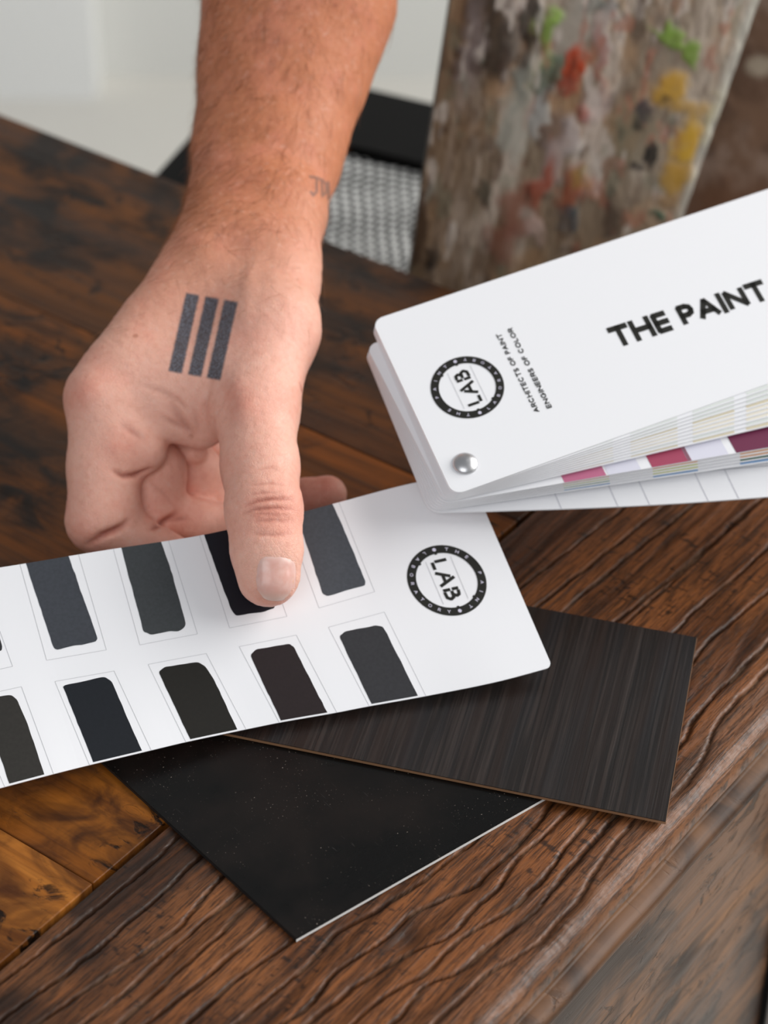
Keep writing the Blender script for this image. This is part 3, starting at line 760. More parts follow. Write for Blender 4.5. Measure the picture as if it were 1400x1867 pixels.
# --- the stack
def leafquad(NL, FL, NR):            # near-left, far-left, point on near edge to the right
    e = NR-NL; e /= np.linalg.norm(e)
    return NL, FL, e
ZC = .052
cNL = at(826, 903, ZC); cFL = at(678, 584, ZC+.025); cNR = at(1400, 699, ZC+.013)
bNL = at(783, 934, .0375); bFL = at(664, 640, .0595); bNR = at(1400, 893, .040)
LEN = .215
def mk(NL, FL, NR, bow=.0):
    NL, FL, e = leafquad(NL, FL, NR)
    ts = np.linspace(0, LEN, 9)
    nearc = [NL+e*t+np.array([0, 0, -bow*math.sin(math.pi*min(1, t/.17))]) for t in ts]
    farc = [FL+e*t+np.array([0, 0, -bow*math.sin(math.pi*min(1, t/.17))]) for t in ts]
    return Surf(nearc, farc)          # x along length from left, y from near edge to far
CV = mk(cNL, cFL, cNR)
print('COVER', CV.Wd)
cover = CV.sheet('cover', card_m, deck, .0009, (.004, .004), 40, 10, label='white front cover with black lettering')
lc = CV.inv(852, 706, .02, .04); print('cover logo', lc)
logo(CV, lc[0], lc[1], .0127, cover)
# title along the length
p0 = CV.inv(1131, 633, .08, .04); p1 = CV.inv(1105, 600, .08, .04); p2 = CV.inv(1386, 508, .12, .04); p3 = CV.inv(1397, 548, .12, .04)
print('title', p0, p1, p2, p3)
hcap = (p1[1]-p0[1]+p2[1]-p3[1])/2
Q, wt = text_quads('THE PAINT', hcap, .255, .08, .40)
sc_ = (p2[0]-p1[0])/wt; Q2, w2 = text_quads('LABORATORY', hcap, .255, .08, .40)
def ft(p_):
    x = p1[0]+p_[0]*sc_; t = (x-p1[0])/(p2[0]-p1[0]); return (x, p0[1]*(1-t)+p3[1]*t+p_[1])
off2 = wt+.48*hcap
V, F = put_quads(CV, Q+[[qq+np.array((off2, 0)) for qq in q_] for q_ in Q2 if max(qq[0] for qq in q_)*sc_+off2*sc_+p1[0] < CV.L-.006], ft, .0001)
mesh_obj('title_lettering', V, F, ink, cover, smooth=False, label='bold black title THE PAINT')
for txt, pa, pb, pc in (('ARCHITECTS OF PAINT', (980, 752), (917, 606), (970, 750)), ('ENGINEERS OF COLOR', (1003, 744), (937, 596), (990, 742))):
    a = CV.inv(*pa, .04, .03); b = CV.inv(*pb, .04, .06)
    h_ = .0019
    Q, w_ = text_quads(txt, h_, .22, .10, .5); k = (b[1]-a[1])/w_
    x0 = (a[0]+b[0])/2
    V, F = put_quads(CV, [[(x0-p_[1], a[1]+p_[0]*k) for p_ in q_] for q_ in Q], lambda p_: p_, .0001)
    mesh_obj('subtitle_lettering', V, F, ink, cover, smooth=False)
# inner leaves
cream = plain('cream_print', hexc('efe9db'), .5); cream2 = plain('pale_grey_green_print', hexc('dfe3df'), .5); cream3 = plain('sand_print', hexc('dcd2b8'), .5)
lil = plain('lilac_print', hexc('dcdbe8'), .5)
cols = {'m1': plain('pink_print', hexc('bf6d8c'), .5), 'm2': plain('rose_print', hexc('a64560'), .5), 'm3': plain('wine_print', hexc('6e2748'), .5),
        'y': plain('yellow_print', hexc('d5d98e'), .5), 'g': plain('green_print', hexc('6f9f80'), .5), 'b': plain('blue_print', hexc('7fa6cf'), .5), 'o': plain('peach_print', hexc('e8b48c'), .5), 'dg': plain('dark_green_print', hexc('2f6a55'), .5)}
NL_ = 15
nC = np.cross(cNR-cNL, cFL-cNL); nC /= np.linalg.norm(nC)
nB = np.cross(bNR-bNL, bFL-bNL); nB /= np.linalg.norm(nB)
def patch(S, x0, x1, y0, y1, off=.0001):
    xs = np.linspace(x0, x1, 6); V = np.concatenate([S(xs, np.full(6, y0), off), S(xs, np.full(6, y1), off)])
    return V, [(i, i+1, 7+i, 6+i) for i in range(5)]
def xat(S, px, py): return S.inv(px, py, .07, .001)[0]
yR = list(np.linspace(709, 777, 9))+[816, 822, 828, 834, 841, 895]
for k in range(NL_):
    t = .045*(k+1) if k < 9 else .405+.595*(k-8)/6
    tf = .035*k if k < 6 else .80+.20*(k-6)/8
    NL = cNL*(1-t)+bNL*t; FL = cFL*(1-tf)+bFL*tf
    if k < 5: FL = FL+(cFL-FL)*.0+RT*.0
    nk = nC*(1-t*t)+nB*t*t
    def onplane(px, py, P0):
        r = ray(px, py); return CAMP+r*(((P0-CAMP)@nk)/(r@nk))
    FL = onplane(*proj(FL)[0], NL); NR = onplane(1400, yR[k], NL)
    S = mk(NL, FL, NR, bow=.0 if k < NL_-1 else .0028)
    o = S.sheet('leaf', card_m, deck, .0005 if k < 9 else .0006, (.004, .004), 24, 6)
    blocks = [(1030, 1118), (1150, 1236), (1264, 1340), (1362, 1480)]
    if k < 9:
        mb = MB()
        for bi, (xa, xb) in enumerate(blocks):
            yy = lambda x: 905-(x-826)/(574)*(905-yR[k])
            a, b = xat(S, xa, yy(xa)), xat(S, xb, yy(xb)); mb.add(*patch(S, a, b, .0004, .030))
        mb.build('pale_swatches', (cream, cream, cream2, cream3, cream)[k % 5] if k > 1 else cream2, o)
    elif k in (9,):
        for bi, (xa, xb) in enumerate([(1026, 1103), (1187, 1260), (1342, 1480)]):
            yy = lambda x: 905-(x-826)/(574)*(905-yR[k])
            a, b = xat(S, xa, yy(xa)), xat(S, xb, yy(xb)); MB().add(*patch(S, a, b, -.0, .030)).build('paint_swatch', cols['m%d' % (bi+1)], o)
        for (xa, xb) in [(1103, 1160), (1262, 1335)]:
            a, b = xat(S, xa+3, 860), xat(S, xb, 840); MB().add(*patch(S, a, b, 0, .03)).build('paint_swatch', lil, o)
    elif k in (10, 11, 12, 13):
        for bi, (xa, xb) in enumerate([(1026, 1110), (1190, 1272), (1350, 1480)]):
            yy = lambda x: 915-(x-826)/(574)*(915-yR[k])
            a, b = xat(S, xa, yy(xa)), xat(S, xb, yy(xb))
            key = [('o', 'o', 'o'), ('y', 'y', 'o'), ('g', 'y', 'dg'), ('b', 'b', 'b')][k-10][bi]
            MB().add(*patch(S, a, b, .0002, .030)).build('paint_swatch', cols[key], o)
    else:
        mb = MB()
        for x in (1017, 1122, 1181, 1291, 1349):
            a = xat(S, x, 915); mb.add(*patch(S, a, a+.0003, .0, .03))
        mb.build('grid_lines', plain('grey_grid_print', hexc('c4c4cc'), .5), o)
        MB().add(*patch(S, .02, .2, .0125, .0128)).build('grid_line', greyi, o)
# rivet
rc = CV.inv(848, 846, .01, .01); rn = CV.nrm(*rc)[0]; rp = CV(*rc)[0]
ex = np.cross(rn, [0, 1, 0]); ex /= np.linalg.norm(ex); ey = np.cross(rn, ex)
prof = [(0, .0022), (.0014, .0021), (.0027, .0017), (.0038, .0010), (.0043, .0004), (.0043, -.0002)]
V = []; ns = 32
for r, z in prof:
    for i in range(ns):
        t = 2*math.pi*i/ns; V.append(rp+ex*r*math.cos(t)+ey*r*math.sin(t)+rn*z)
F = [(j*ns+i, j*ns+(i+1) % ns, (j+1)*ns+(i+1) % ns, (j+1)*ns+i) for j in range(len(prof)-1) for i in range(ns)]
mesh_obj('rivet', V, F, plain('brushed_steel', hexc('c9c9cb'), .36, metal=1), deck, label='silver rivet')
V = []
for zz in (-.0005, -.0185):
    for i in range(16):
        t = 2*math.pi*i/16; V.append(rp+ex*.0022*math.cos(t)+ey*.0022*math.sin(t)+rn*zz)
mesh_obj('rivet_post', V, [(i, (i+1) % 16, 16+(i+1) % 16, 16+i) for i in range(16)], plain('steel_post', hexc('b5b5b8'), .35, metal=1), deck)

# ------------------------------------------------------------------ the hand and forearm (one continuous surface)
def cs(px, py, d): return np.array([(px-700)/FPX*d, (933.5-py)/FPX*d, d])     # right, up, forward from the eye
VX = .00066
PR = []   # (a, b, ra, rb, flatten, k, group)
def rc_(a, b, ra, rb, fl=1.0, k=.006, g=0, t=(0, 0, 1)): PR.append((cs(*a), cs(*b), ra, rb, fl, k, g, np.array(t, float)))
# forearm and wrist
rc_((560, -330, .865), (545, 0, .872), .0385, .0345, .84, .010)
rc_((545, 0, .872), (517, 130, .868), .0345, .0300, .84, .010)
rc_((517, 130, .868), (489, 270, .858), .0300, .0262, .84, .010)
rc_((489, 270, .858), (472, 380, .845), .0262, .0235, .84, .010)
# wrist into the back of the hand
rc_((455, 380, .842), (415, 500, .825), .0215, .0195, .85, .010)
rc_((500, 390, .836), (500, 500, .818), .0165, .0150, .9, .010)
# carpus / metacarpals
rc_((420, 470, .828), (192, 722, .792), .0200, .0140, .9, .010)
rc_((440, 500, .825), (300, 700, .802), .0190, .0150, .85, .010)
rc_((430, 490, .838), (225, 745, .812), .0190, .0125, .9, .008)
rc_((430, 490, .850), (262, 765, .828), .0180, .0120, .9, .008)
rc_((430, 490, .855), (300, 775, .838), .0160, .0105, .9, .008)
# thumb metacarpal and its muscle
rc_((497, 480, .822), (492, 600, .800), .0150, .0165, .95, .008)
rc_((492, 600, .800), (468, 745, .778), .0162, .0135, .95, .007)
rc_((430, 560, .812), (420, 700, .790), .0165, .0125, .8, .010)
# first web, from the index knuckle to the thumb
rc_((235, 740, .790), (395, 752, .786), .0085, .0085, .75, .008)
rc_((250, 700, .793), (400, 700, .790), .0130, .0120, .8, .010)
# thumb phalanges
rc_((466, 745, .778), (474, 850, .762), .0137, .0124, .95, .004, 1)
rc_((474, 850, .762), (481, 930, .7495), .0124, .0121, .92, .004, 1)
rc_((481, 930, .7495), (486, 1000, .7445), .0120, .0113, .86, .004, 1)
rc_((486, 1000, .7445), (489, 1050, .7420), .0113, .0101, .80, .003, 1)
rc_((487, 1015, .7470), (489, 1050, .7455), .0100, .0085, .80, .003, 1)
# index finger: proximal, then turning under the card
rc_((188, 738, .789), (186, 850, .786), .0124, .0112, .95, .005, 2)
rc_((186, 850, .786), (187, 945, .783), .0114, .0122, .95, .004, 2)
rc_((180, 950, .784), (300, 1020, .7865), .0108, .0092, .95, .003, 2)
rc_((300, 1020, .7865), (405, 1062, .7800), .0088, .0070, .95, .003, 2)
# fleshy pad at the root of the index finger
rc_((222, 792, .7855), (262, 822, .7845), .0085, .0080, .9, .007, 2)
rc_((205, 880, .7835), (210, 930, .7835), .0085, .0085, .9, .003, 2)
# middle finger
rc_((235, 775, .806), (282, 862, .7965), .0108, .0106, .95, .003, 3)
rc_((282, 862, .7965), (284, 935, .7970), .0106, .0102, .95, .003, 3)
rc_((284, 940, .7985), (425, 962, .806), .0092, .0078, .95, .003, 3)
rc_((425, 962, .806), (555, 912, .806), .0078, .0072, .95, .003, 3)
rc_((555, 912, .806), (597, 902, .806), .0072, .0069, .95, .003, 3)
# ring finger
rc_((290, 780, .822), (352, 862, .8115), .0100, .0100, .95, .003, 4)
rc_((352, 862, .8115), (360, 905, .8125), .0100, .0094, .95, .003, 4)
rc_((357, 905, .817), (470, 948, .819), .0084, .0070, .95, .003, 4)
rc_((470, 948, .819), (530, 935, .819), .0070, .0062, .95, .003, 4)
# little finger, curled behind
rc_((290, 800, .812), (352, 824, .803), .0085, .0052, .95, .003, 5)
rc_((320, 790, .832), (372, 830, .828), .0080, .0080, .95, .004, 5)
rc_((372, 820, .828), (430, 870, .826), .0078, .0068, .95, .003, 5)
rc_((430, 870, .826), (478, 905, .826), .0066, .0056, .95, .003, 5)
# palm filling
rc_((330, 720, .812), (420, 715, .800), .0120, .0115, 1.0, .008)
rc_((400, 640, .815), (350, 730, .822), .0130, .0100, 1.0, .008)
rc_((262, 745, .790), (365, 792, .789), .0062, .0050, .8, .006)
LO = np.array([-.140, -.047, .715]); HI = np.array([.010, .275, .915])
dim = np.ceil((HI-LO)/VX).astype(int)
def prim(idx, pr):
    a, b, ra, rb, fl, k, g, t = pr
    ax = b-a; L = np.linalg.norm(ax); ax = ax/L
    t = t-ax*(t@ax); t /= np.linalg.norm(t)
    M = np.eye(3)+(1/fl-1)*np.outer(t, t)
    X, Y, Z = [((LO[i]+VX*np.arange(idx[i].start, idx[i].stop)).astype(np.float32)-a[i]) for i in range(3)]
    X = X[:, None, None]; Y = Y[None, :, None]; Z = Z[None, None, :]
    qx = M[0, 0]*X+M[0, 1]*Y+M[0, 2]*Z; qy = M[1, 0]*X+M[1, 1]*Y+M[1, 2]*Z; qz = M[2, 0]*X+M[2, 1]*Y+M[2, 2]*Z
    h = np.clip((qx*ax[0]+qy*ax[1]+qz*ax[2])/L, 0, 1)
    d = np.sqrt((qx-ax[0]*L*h)**2+(qy-ax[1]*L*h)**2+(qz-ax[2]*L*h)**2)-(ra+(rb-ra)*h)
    return (d*(fl**.5)).astype(np.float32)
def smin(a, b, k):
    h = np.maximum(k-np.abs(a-b), 0)/k; return np.minimum(a, b)-h*h*k*.25
BIG = .05
groups = {}
for pr in PR:
    g = pr[6]
    if g not in groups: groups[g] = np.full(dim, BIG, np.float32)
    r = max(pr[2], pr[3])+pr[5]+.004
    lo = np.minimum(pr[0], pr[1])-r; hi = np.maximum(pr[0], pr[1])+r
    i0 = np.clip(((lo-LO)/VX).astype(int), 0, dim); i1 = np.clip(((hi-LO)/VX).astype(int)+1, 0, dim)
    idx = tuple(slice(a, b) for a, b in zip(i0, i1))
    groups[g][idx] = smin(groups[g][idx], prim(idx, pr), pr[5])
F_ = groups[0]
KB = {1: .006, 2: .0042, 3: .0014, 4: .0012, 5: .0014}
for g in (2, 3, 4, 5, 1): F_ = smin(F_, groups[g], KB[g])
import openvdb
gr = openvdb.FloatGrid(BIG); gr.copyFromArray(F_)
pts, quads = gr.convertToQuads(0.0)
PC = LO+pts*VX
# keep the largest connected piece, cut everything beyond the forearm end naturally
Vh = CAMP+PC[:, :1]*RT+PC[:, 1:2]*UP+PC[:, 2:3]*FW
quads = quads[:, ::-1].astype(int)
def vnormals(V, Q):
    n = np.cross(V[Q[:, 2]]-V[Q[:, 0]], V[Q[:, 3]]-V[Q[:, 1]]); N = np.zeros_like(V)
    for i in range(4): np.add.at(N, Q[:, i], n)
    return N/np.maximum(1e-12, np.linalg.norm(N, axis=1, keepdims=True))
def smooth(V, Q, it=2, lam=.5):
    for _ in range(it):
        S = np.zeros_like(V); C_ = np.zeros(len(V))
        for i in range(4):
            np.add.at(S, Q[:, i], V[Q[:, (i+1) % 4]]+V[Q[:, i-1]]); np.add.at(C_, Q[:, i], 2)
        V = V*(1-lam)+lam*S/C_[:, None]
    return V
Vh = smooth(Vh, quads, 3)
Nh = vnormals(Vh, quads)
if np.mean(((Vh-Vh.mean(0))*Nh).sum(1)) < 0: quads = quads[:, ::-1]; Nh = -Nh
bvh = BVHTree.FromPolygons(Vh.tolist(), quads.tolist())
def cast(px, py):
    r = ray(px, py); r = r/np.linalg.norm(r)
    loc, nor, i, d = bvh.ray_cast(Vector(CAMP), Vector(r))
    return (np.array(loc), np.array(nor)) if loc is not None else (None, None)
# creases and swellings laid on the skin
from mathutils.kdtree import KDTree
kd = KDTree(len(Vh))
for i, v_ in enumerate(Vh): kd.insert(v_, i)
kd.balance()
disp = np.zeros(len(Vh)); red = np.zeros(len(Vh)); fold = np.zeros(len(Vh))
def crease(pts_, depth, width, redness=0.0, taper=True):
    P3 = []
    for a, b in zip(pts_[:-1], pts_[1:]):
        n = max(2, int(math.hypot(b[0]-a[0], b[1]-a[1])/3))
        for j in range(n):
            t = j/n; p_, _ = cast(a[0]+(b[0]-a[0])*t, a[1]+(b[1]-a[1])*t)
            if p_ is not None: P3.append(p_)
    best = {}
    n = len(P3)
    for j, p_ in enumerate(P3):
        tp = math.sin(math.pi*min(1, max(0, (j+.5)/n)))**.5 if taper else 1
        for (co, i, d) in kd.find_range(p_, width*2.4):
            w_ = math.exp(-(d/width)**2)*tp
            if w_ > best.get(i, 0): best[i] = w_
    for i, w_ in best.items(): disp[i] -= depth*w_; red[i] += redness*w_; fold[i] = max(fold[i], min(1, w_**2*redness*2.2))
def swell(px, py, amt, width, redness=0.0):
    p_, _ = cast(px, py)
    if p_ is None: return
    for (co, i, d) in kd.find_range(p_, width*2.4):
        w_ = math.exp(-(d/width)**2); disp[i] += amt*w_; red[i] += redness*w_
# thumb knuckle wrinkles
crease([(446, 922), (470, 912), (497, 908), (540, 909)], .0008, .0009, .45)
crease([(440, 938), (462, 928), (500, 925), (541, 929)], .0007, .0008, .4)
crease([(465, 950), (500, 948), (535, 950)], .0005, .0008, .25)
crease([(455, 972), (500, 975), (537, 972)], .0005, .0008, .2)
crease([(466, 856), (495, 850), (515, 862)], .0004, .0010, .15)
crease([(450, 885), (490, 880), (525, 884)], .0004, .0008, .15)
# web folds
crease([(355, 803), (335, 775), (318, 750), (300, 735)], .0010, .0022, .2)
crease([(262, 800), (240, 786), (218, 772)], .0007, .0015, .2)
crease([(350, 790), (325, 776), (290, 757)], .0006, .0014, .2)
crease([(362, 795), (356, 765), (350, 735)], .0006, .0016, .1)
crease([(330, 760), (310, 730), (285, 712)], .0004, .0014)
crease([(375, 790), (372, 755), (375, 725)], .0004, .0016)
# finger fold creases
crease([(205, 858), (225, 867), (250, 866), (280, 854)], .0016, .0011, .55)
crease([(160, 992), (190, 976), (225, 958), (240, 945)], .0016, .0012, .6)
crease([(172, 975), (200, 972), (232, 962)], .0005, .0012, .3)
crease([(275, 965), (300, 950), (328, 934)], .0014, .0012, .6)
crease([(308, 950), (322, 948), (345, 945)], .0006, .0010, .3)
crease([(455, 940), (475, 936), (500, 938), (530, 941)], .0004, .0007, .25)
crease([(450, 902), (480, 898), (515, 897)], .0004, .0007, .2)
crease([(380, 640), (384, 690), (372, 745), (360, 790)], .0005, .0016, .05)
crease([(340, 742), (300, 716), (250, 700)], .0004, .0010, .08)
crease([(345, 755), (330, 735), (312, 715)], .0004, .0009, .08)
crease([(365, 760), (372, 730), (384, 706)], .0005, .0010, .08)
crease([(388, 770), (400, 740), (405, 715)], .0004, .0009, .05)
crease([(262, 875), (300, 900), (322, 935)], .0003, .0010, .1)
# tendon hollow of the thumb, wrist bumps
crease([(395, 700), (412, 735), (418, 770)], .0014, .0042, 0, True)
swell(440, 745, .0012, .0055, .35); swell(545, 690, .0008, .004, .2); swell(430, 705, .0006, .004, .3)
crease([(545, 700), (553, 722), (548, 742)], .0006, .0009, .3)
swell(150, 715, .0010, .006, .4); swell(205, 815, .0006, .004, .3); swell(225, 830, .0006, .004, .1)
swell(370, 455, .0014, .008); crease([(330, 470), (390, 445), (450, 450)], .0006, .004, 0)
swell(150, 970, .0008, .005, .2)
crease([(445, 590), (450, 520), (470, 460)], -.0006, .003, 0)
# nail bed on the thumb
NC, NU, NV = (502, 1054), 38.5, 43.0
nail_a = math.radians(4)
def nail_px(u, v):     # u across -1..1, v along -1 (root) .. 1 (free edge)
    x, y = u*NU, v*NV; return NC[0]+x*math.cos(nail_a)-y*math.sin(nail_a), NC[1]+x*math.sin(nail_a)+y*math.cos(nail_a)
for k in range(64):
    t = 2*math.pi*k/64; e = 4.0
    cu, su = math.cos(t), math.sin(t); rr = (abs(cu)**e+abs(su)**e)**(-1/e)
    p_, _ = cast(*nail_px(cu*rr*1.0, su*rr*.98))
    if p_ is None: continue
    for (co, i, d) in kd.find_range(p_, .0022):
        disp[i] = min(disp[i], -.00045*math.exp(-(d/.0009)**2)+disp[i]*.0)
    p_, _ = cast(*nail_px(cu*rr*1.13, su*rr*1.1))
    if p_ is None or su > .3: continue
    for (co, i, d) in kd.find_range(p_, .0022):
        disp[i] = max(disp[i], .00035*math.exp(-(d/.0009)**2))
fine_ = (fbm(PC[:, 0]*900, PC[:, 1]*900, 3)-.5)*.00025
und = (fbm(PC[:, 0]*110+3, PC[:, 1]*110, 3)-.5)*.0009*sstep(.02, .09, PC[:, 1])
Vh2 = Vh+Nh*(disp+fine_+und)[:, None]
Vh2 = smooth(Vh2, quads, 1, .35)
Vh2[:, 2] = np.maximum(Vh2[:, 2], TZ+.0004)     # the lowest fingers rest on the wood
PX = proj(Vh2)
front = ((Vh-CAMP)*Nh).sum(1) < 0
# natural skin redness: knuckles, thumb tip, finger folds
for (cx, cy, rr, am) in ((125, 700, 60, .3), (160, 960, 60, .35), (480, 925, 60, .4), (490, 1090, 40, .5), (430, 740, 70, .3), (560, 640, 60, .15), (590, 900, 60, .75), (230, 820, 50, .2), (320, 940, 60, .55), (350, 870, 60, .4)):
    red += am*np.exp(-((PX[:, 0]-cx)**2+(PX[:, 1]-cy)**2)/rr**2)
tan = 1-sstep(360, 700, PX[:, 1]+.25*(PX[:, 0]-300))    # the forearm is more tanned than the fingers
hand = thing('person', "person's bare right forearm and tattooed hand pressing its thumb on a swatch leaf", 'person', tuple(CAMP+FW*.82+UP*.05-RT*.05))
m = NM('skin'); p = m.pos()
tp = m.attr('tpx'); sx = m.n('ShaderNodeSeparateXYZ', ins={0: tp}); X_, Y_ = sx.outputs[0], sx.outputs[1]
base_s, tan_s, red_s = hexc('efb8a4'), hexc('cf845f'), hexc('e08e7a')
col = m.mix(m.attr('tan', 'Fac'), base_s, tan_s)
n1 = m.noise(p, 55, 4, .6); n2 = m.noise(p, 420, 4, .6); n3 = m.noise(p, 1500, 2, .5)
col = m.mix(m.ramp(n1, .45, .72, 0, .35), col, red_s)
col = m.mix(m.ramp(n2, .45, .75, 0, .18), col, hexc('b9654a'))
col = m.mix(m.math('MULTIPLY', m.math('MINIMUM', m.attr('red', 'Fac'), .9), .55), col, hexc('cc6a56'))
col = m.mix(m.ramp(n2, .25, .45, .3, 0), col, hexc('ecc4b4'))
col = m.mix(m.math('MULTIPLY', m.attr('fold', 'Fac'), .75), col, hexc('8f4433'))  # crease shade painted into the skin colour as a dark red-brown
# tattoo: three slanted bars
wob = m.math('MULTIPLY', m.math('SUBTRACT', m.noise(p, 900, 3), .5), .035)
xs_ = m.math('ADD', m.math('ADD', X_, m.math('MULTIPLY', m.math('SUBTRACT', Y_, 5.34), .225)), wob)
ys_ = m.math('ADD', m.math('SUBTRACT', Y_, m.math('MULTIPLY', m.math('SUBTRACT', xs_, 3.40), .17)), wob)
ysm = m.math('MULTIPLY', m.ramp(ys_, 5.31, 5.37), m.ramp(ys_, 6.74, 6.80, 1, 0))
msk = None
for a, b in ((3.39, 3.645), (3.76, 4.015), (4.115, 4.375)):
    q_ = m.math('MULTIPLY', m.ramp(xs_, a-.03, a+.03), m.ramp(xs_, b-.03, b+.03, 1, 0))
    msk = q_ if msk is None else m.math('ADD', msk, q_)
msk = m.math('MULTIPLY', msk, ysm)
msk = m.math('MULTIPLY', msk, m.attr('front', 'Fac'))
inkc = m.mix(m.ramp(n3, .35, .7, 0, .8), hexc('343b44'), hexc('64707e'))
inkc = m.mix(m.ramp(n2, .5, .75, 0, .35), inkc, hexc('2a2b2c'))
col = m.mix(m.math('MULTIPLY', msk, .93), col, inkc)
# faded letters on the wrist
flat = m.n('ShaderNodeCombineXYZ', ins={0: X_, 1: Y_, 2: 0.0}).outputs[0]
dmin = None
for a, b in (((5.66, 3.22), (5.80, 3.25)), ((5.775, 3.25), (5.77, 3.50)), ((5.77, 3.50), (5.71, 3.56)), ((5.71, 3.56), (5.67, 3.50)),
             ((5.83, 3.27), (5.87, 3.28)), ((5.86, 3.28), (5.88, 3.57)), ((5.87, 3.28), (5.94, 3.35)), ((5.94, 3.35), (5.95, 3.50)), ((5.95, 3.50), (5.88, 3.57)),
             ((5.985, 3.33), (5.995, 3.62))):
    va = (a[0], a[1], 0); d_ = (b[0]-a[0], b[1]-a[1], 0); L2 = d_[0]**2+d_[1]**2
    pa = m.vm('SUBTRACT', flat, va); h_ = m.math('DIVIDE', m.vm('DOT_PRODUCT', pa, d_, out=1), L2, clamp=True)
    dd = m.vm('LENGTH', m.vm('SUBTRACT', pa, m.vm('SCALE', d_, scale=h_)), out=1)
    dmin = dd if dmin is None else m.math('MINIMUM', dmin, dd)
jm = m.math('MULTIPLY', m.ramp(dmin, .012, .040, .62, 0), m.attr('front', 'Fac'))
col = m.mix(jm, col, hexc('57504f'))
# a few freckles
vo = m.n('ShaderNodeTexVoronoi', ins={'Vector': p, 'Scale': 75.0, 'Randomness': 1.0})
fr = m.math('MULTIPLY', m.ramp(vo.outputs['Distance'], .045, .10, .5, 0), m.ramp(m.noise(p, 31, 2), .5, .55))
col = m.mix(fr, col, hexc('9c5135'))
m.set(Base_Color=col, Roughness=.47, Subsurface_Weight=m.math('MULTIPLY', m.math('SUBTRACT', 1.0, msk), .22), Subsurface_Scale=.004)
m.b.inputs['Subsurface Radius'].default_value = (1.0, .35, .18)
m.b.inputs['Specular IOR Level'].default_value = .38
lin = m.n('ShaderNodeTexVoronoi', feature='DISTANCE_TO_EDGE', ins={'Vector': m.vm('ADD', p, m.vm('SCALE', m.n('ShaderNodeTexNoise', ins={'Vector': p, 'Scale': 300.0}).outputs['Color'], scale=.0012)), 'Scale': 900.0})
hb = m.math('ADD', m.math('MULTIPLY', m.ramp(lin.outputs['Distance'], 0, .12), .5), m.math('MULTIPLY', n2, .9))
m.bump(hb, .42, .0004)
arm = mesh_obj('forearm_and_hand', Vh2, quads, m.m, hand, attrs={'tpx': np.concatenate([PX/100, np.zeros((len(PX), 1))], 1), 'front': front.astype(float), 'red': red, 'fold': fold, 'tan': tan})
# thumb nail
nu, nv = 25, 29
V = np.zeros((nv, nu, 3)); ok = True
for j in range(nv):
    for i in range(nu):
        u, v = -1+2*i/(nu-1), -1+2*j/(nv-1)
        e = 4.2
        # map the square to a superellipse
        kk = .5 if v > 0 else .34
        x = u*math.sqrt(1-kk*v*v*abs(v)); y = v*math.sqrt(1-kk*u*u*abs(u))
        p_, n_ = cast(*nail_px(x*.97, y*.97))
        if p_ is None: p_, n_ = V[j, i-1].copy(), np.array([0, 0, 0])
        V[j, i] = p_
Vn = V.reshape(-1, 3); Qn = grid_faces(nv, nu)
ncen = CAMP-Vn.mean(0); ncen /= np.linalg.norm(ncen)
uu_ = np.tile(np.linspace(-1, 1, nu), nv); vv_ = np.repeat(np.linspace(-1, 1, nv), nu)
lift = .00040-.00060*np.maximum(np.abs(uu_)**5, np.abs(vv_)**6)
Vn = Vn+ncen*lift[:, None]
for _ in range(2):
    G = Vn.reshape(nv, nu, 3); G[1:-1, 1:-1] = (G[:-2, 1:-1]+G[2:, 1:-1]+G[1:-1, :-2]+G[1:-1, 2:])/4; Vn = G.reshape(-1, 3)
Vb = Vn-ncen*.0005; nN = len(Vn)
rim = list(range(nu))+[r*nu+nu-1 for r in range(1, nv)]+[(nv-1)*nu+i for i in range(nu-2, -1, -1)]+[r*nu for r in range(nv-2, 0, -1)]
Fq = Qn.tolist()+[[rim[i], rim[(i+1) % len(rim)], rim[(i+1) % len(rim)]+nN, rim[i]+nN] for i in range(len(rim))]
mn = NM('thumbnail'); tv = mn.attr('nv', 'Fac')
cn = mn.mix(mn.ramp(tv, .5, 1.0), hexc('dfab9e'), hexc('e8c3b4'))
cn = mn.mix(mn.ramp(tv, -1, -.55, .75, 0), cn, hexc('e6c2b8'))
cn = mn.mix(mn.ramp(mn.noise(mn.pos(), 260, 3), .4, .7, 0, .45), cn, hexc('ebcbc2'))
mn.set(Base_Color=cn, Roughness=.24, Subsurface_Weight=.1, Subsurface_Scale=.002)
mesh_obj('thumbnail', np.concatenate([Vn, Vb]), Fq, mn.m, hand, label='pale pink thumbnail', attrs={'nv': np.r_[vv_, vv_]})
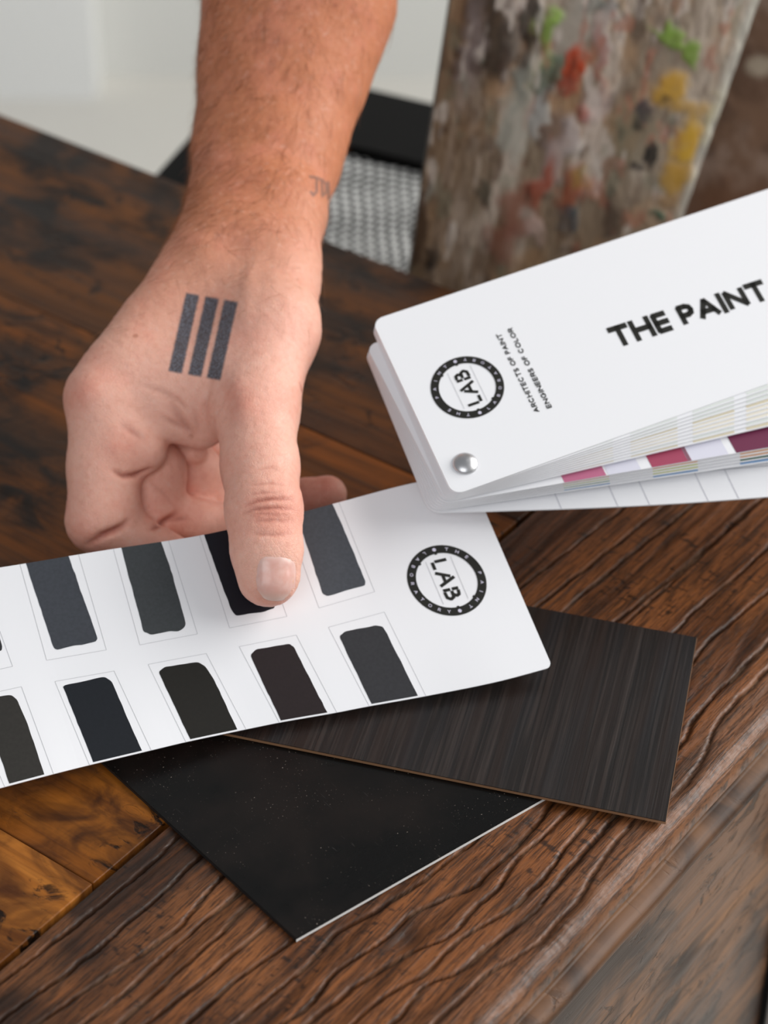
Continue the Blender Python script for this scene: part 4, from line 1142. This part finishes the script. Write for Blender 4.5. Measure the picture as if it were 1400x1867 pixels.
# arm hair
hv, hf = [], []
def hair(root, nor, dirv, ln, r0):
    d = dirv/np.linalg.norm(dirv); p_ = root-nor*.0003; side = np.cross(d, nor); side /= max(1e-9, np.linalg.norm(side))
    curl = rng.normal(0, .35); lift = rng.uniform(.06, .32); n = 5; base_i = len(hv)
    for j in range(n+1):
        t = j/n; r = r0*(1-.8*t)
        dd = d*1.0+nor*lift*(1-1.5*t)+side*curl*(t-.3)*2
        if j: p_ = p_+dd/np.linalg.norm(dd)*ln/n
        for k in range(3):
            a = 2.094*k; hv.append(p_+side*math.cos(a)*r+nor*math.sin(a)*r)
    for j in range(n):
        for k in range(3):
            a = base_i+j*3+k; b = base_i+j*3+(k+1) % 3; hf.append((a, b, b+3, a+3))
vis = np.where((PX[:, 1] > -60) & (PX[:, 1] < 720) & (PC[:, 2] < .90))[0]
cand = rng.choice(vis, 42000)
cnt = 0
for i in cand:
    x, y = PX[i]
    nrm_ = Nh[i]; facing = -((Vh[i]-CAMP)@nrm_)
    if facing < -.25*.85: continue
    edge_l = {0: 378, 200: 362, 340: 352}
    xl = np.interp(y, [0, 200, 340, 420, 610, 700], [378, 362, 352, 320, 190, 120]); xr = np.interp(y, [0, 190, 350, 480, 600, 700], [712, 650, 600, 573, 577, 560])
    f = (x-xl)/(xr-xl)
    den = (1-.75*sstep(.45, .95, f))*(1-.75*sstep(330, 560, y))*(1.0 if y < 430 else .35 if y < 600 else .0)
    if rng.random() > den*.30: continue
    ang = math.radians(np.interp(f, [0, 1], [215, 262])+rng.normal(0, 26))
    if y > 400: ang = math.radians(rng.normal(225, 30))
    dv = RT*math.cos(ang)+UP*math.sin(ang); dv = dv-nrm_*(dv@nrm_)
    if np.linalg.norm(dv) < .2: dv = -UP-nrm_*(-UP@nrm_)
    hair(Vh2[i], nrm_, dv, rng.uniform(.006, .015), rng.uniform(.00003, .00006)); cnt += 1
print('HAIRS', cnt)
mh = NM('arm_hair'); mh.set(Base_Color=hexc('94603f'), Roughness=.4)
mesh_obj('arm_hair', hv, hf, mh.m, hand, label='fine light-brown arm hair', kind='stuff', smooth=False)
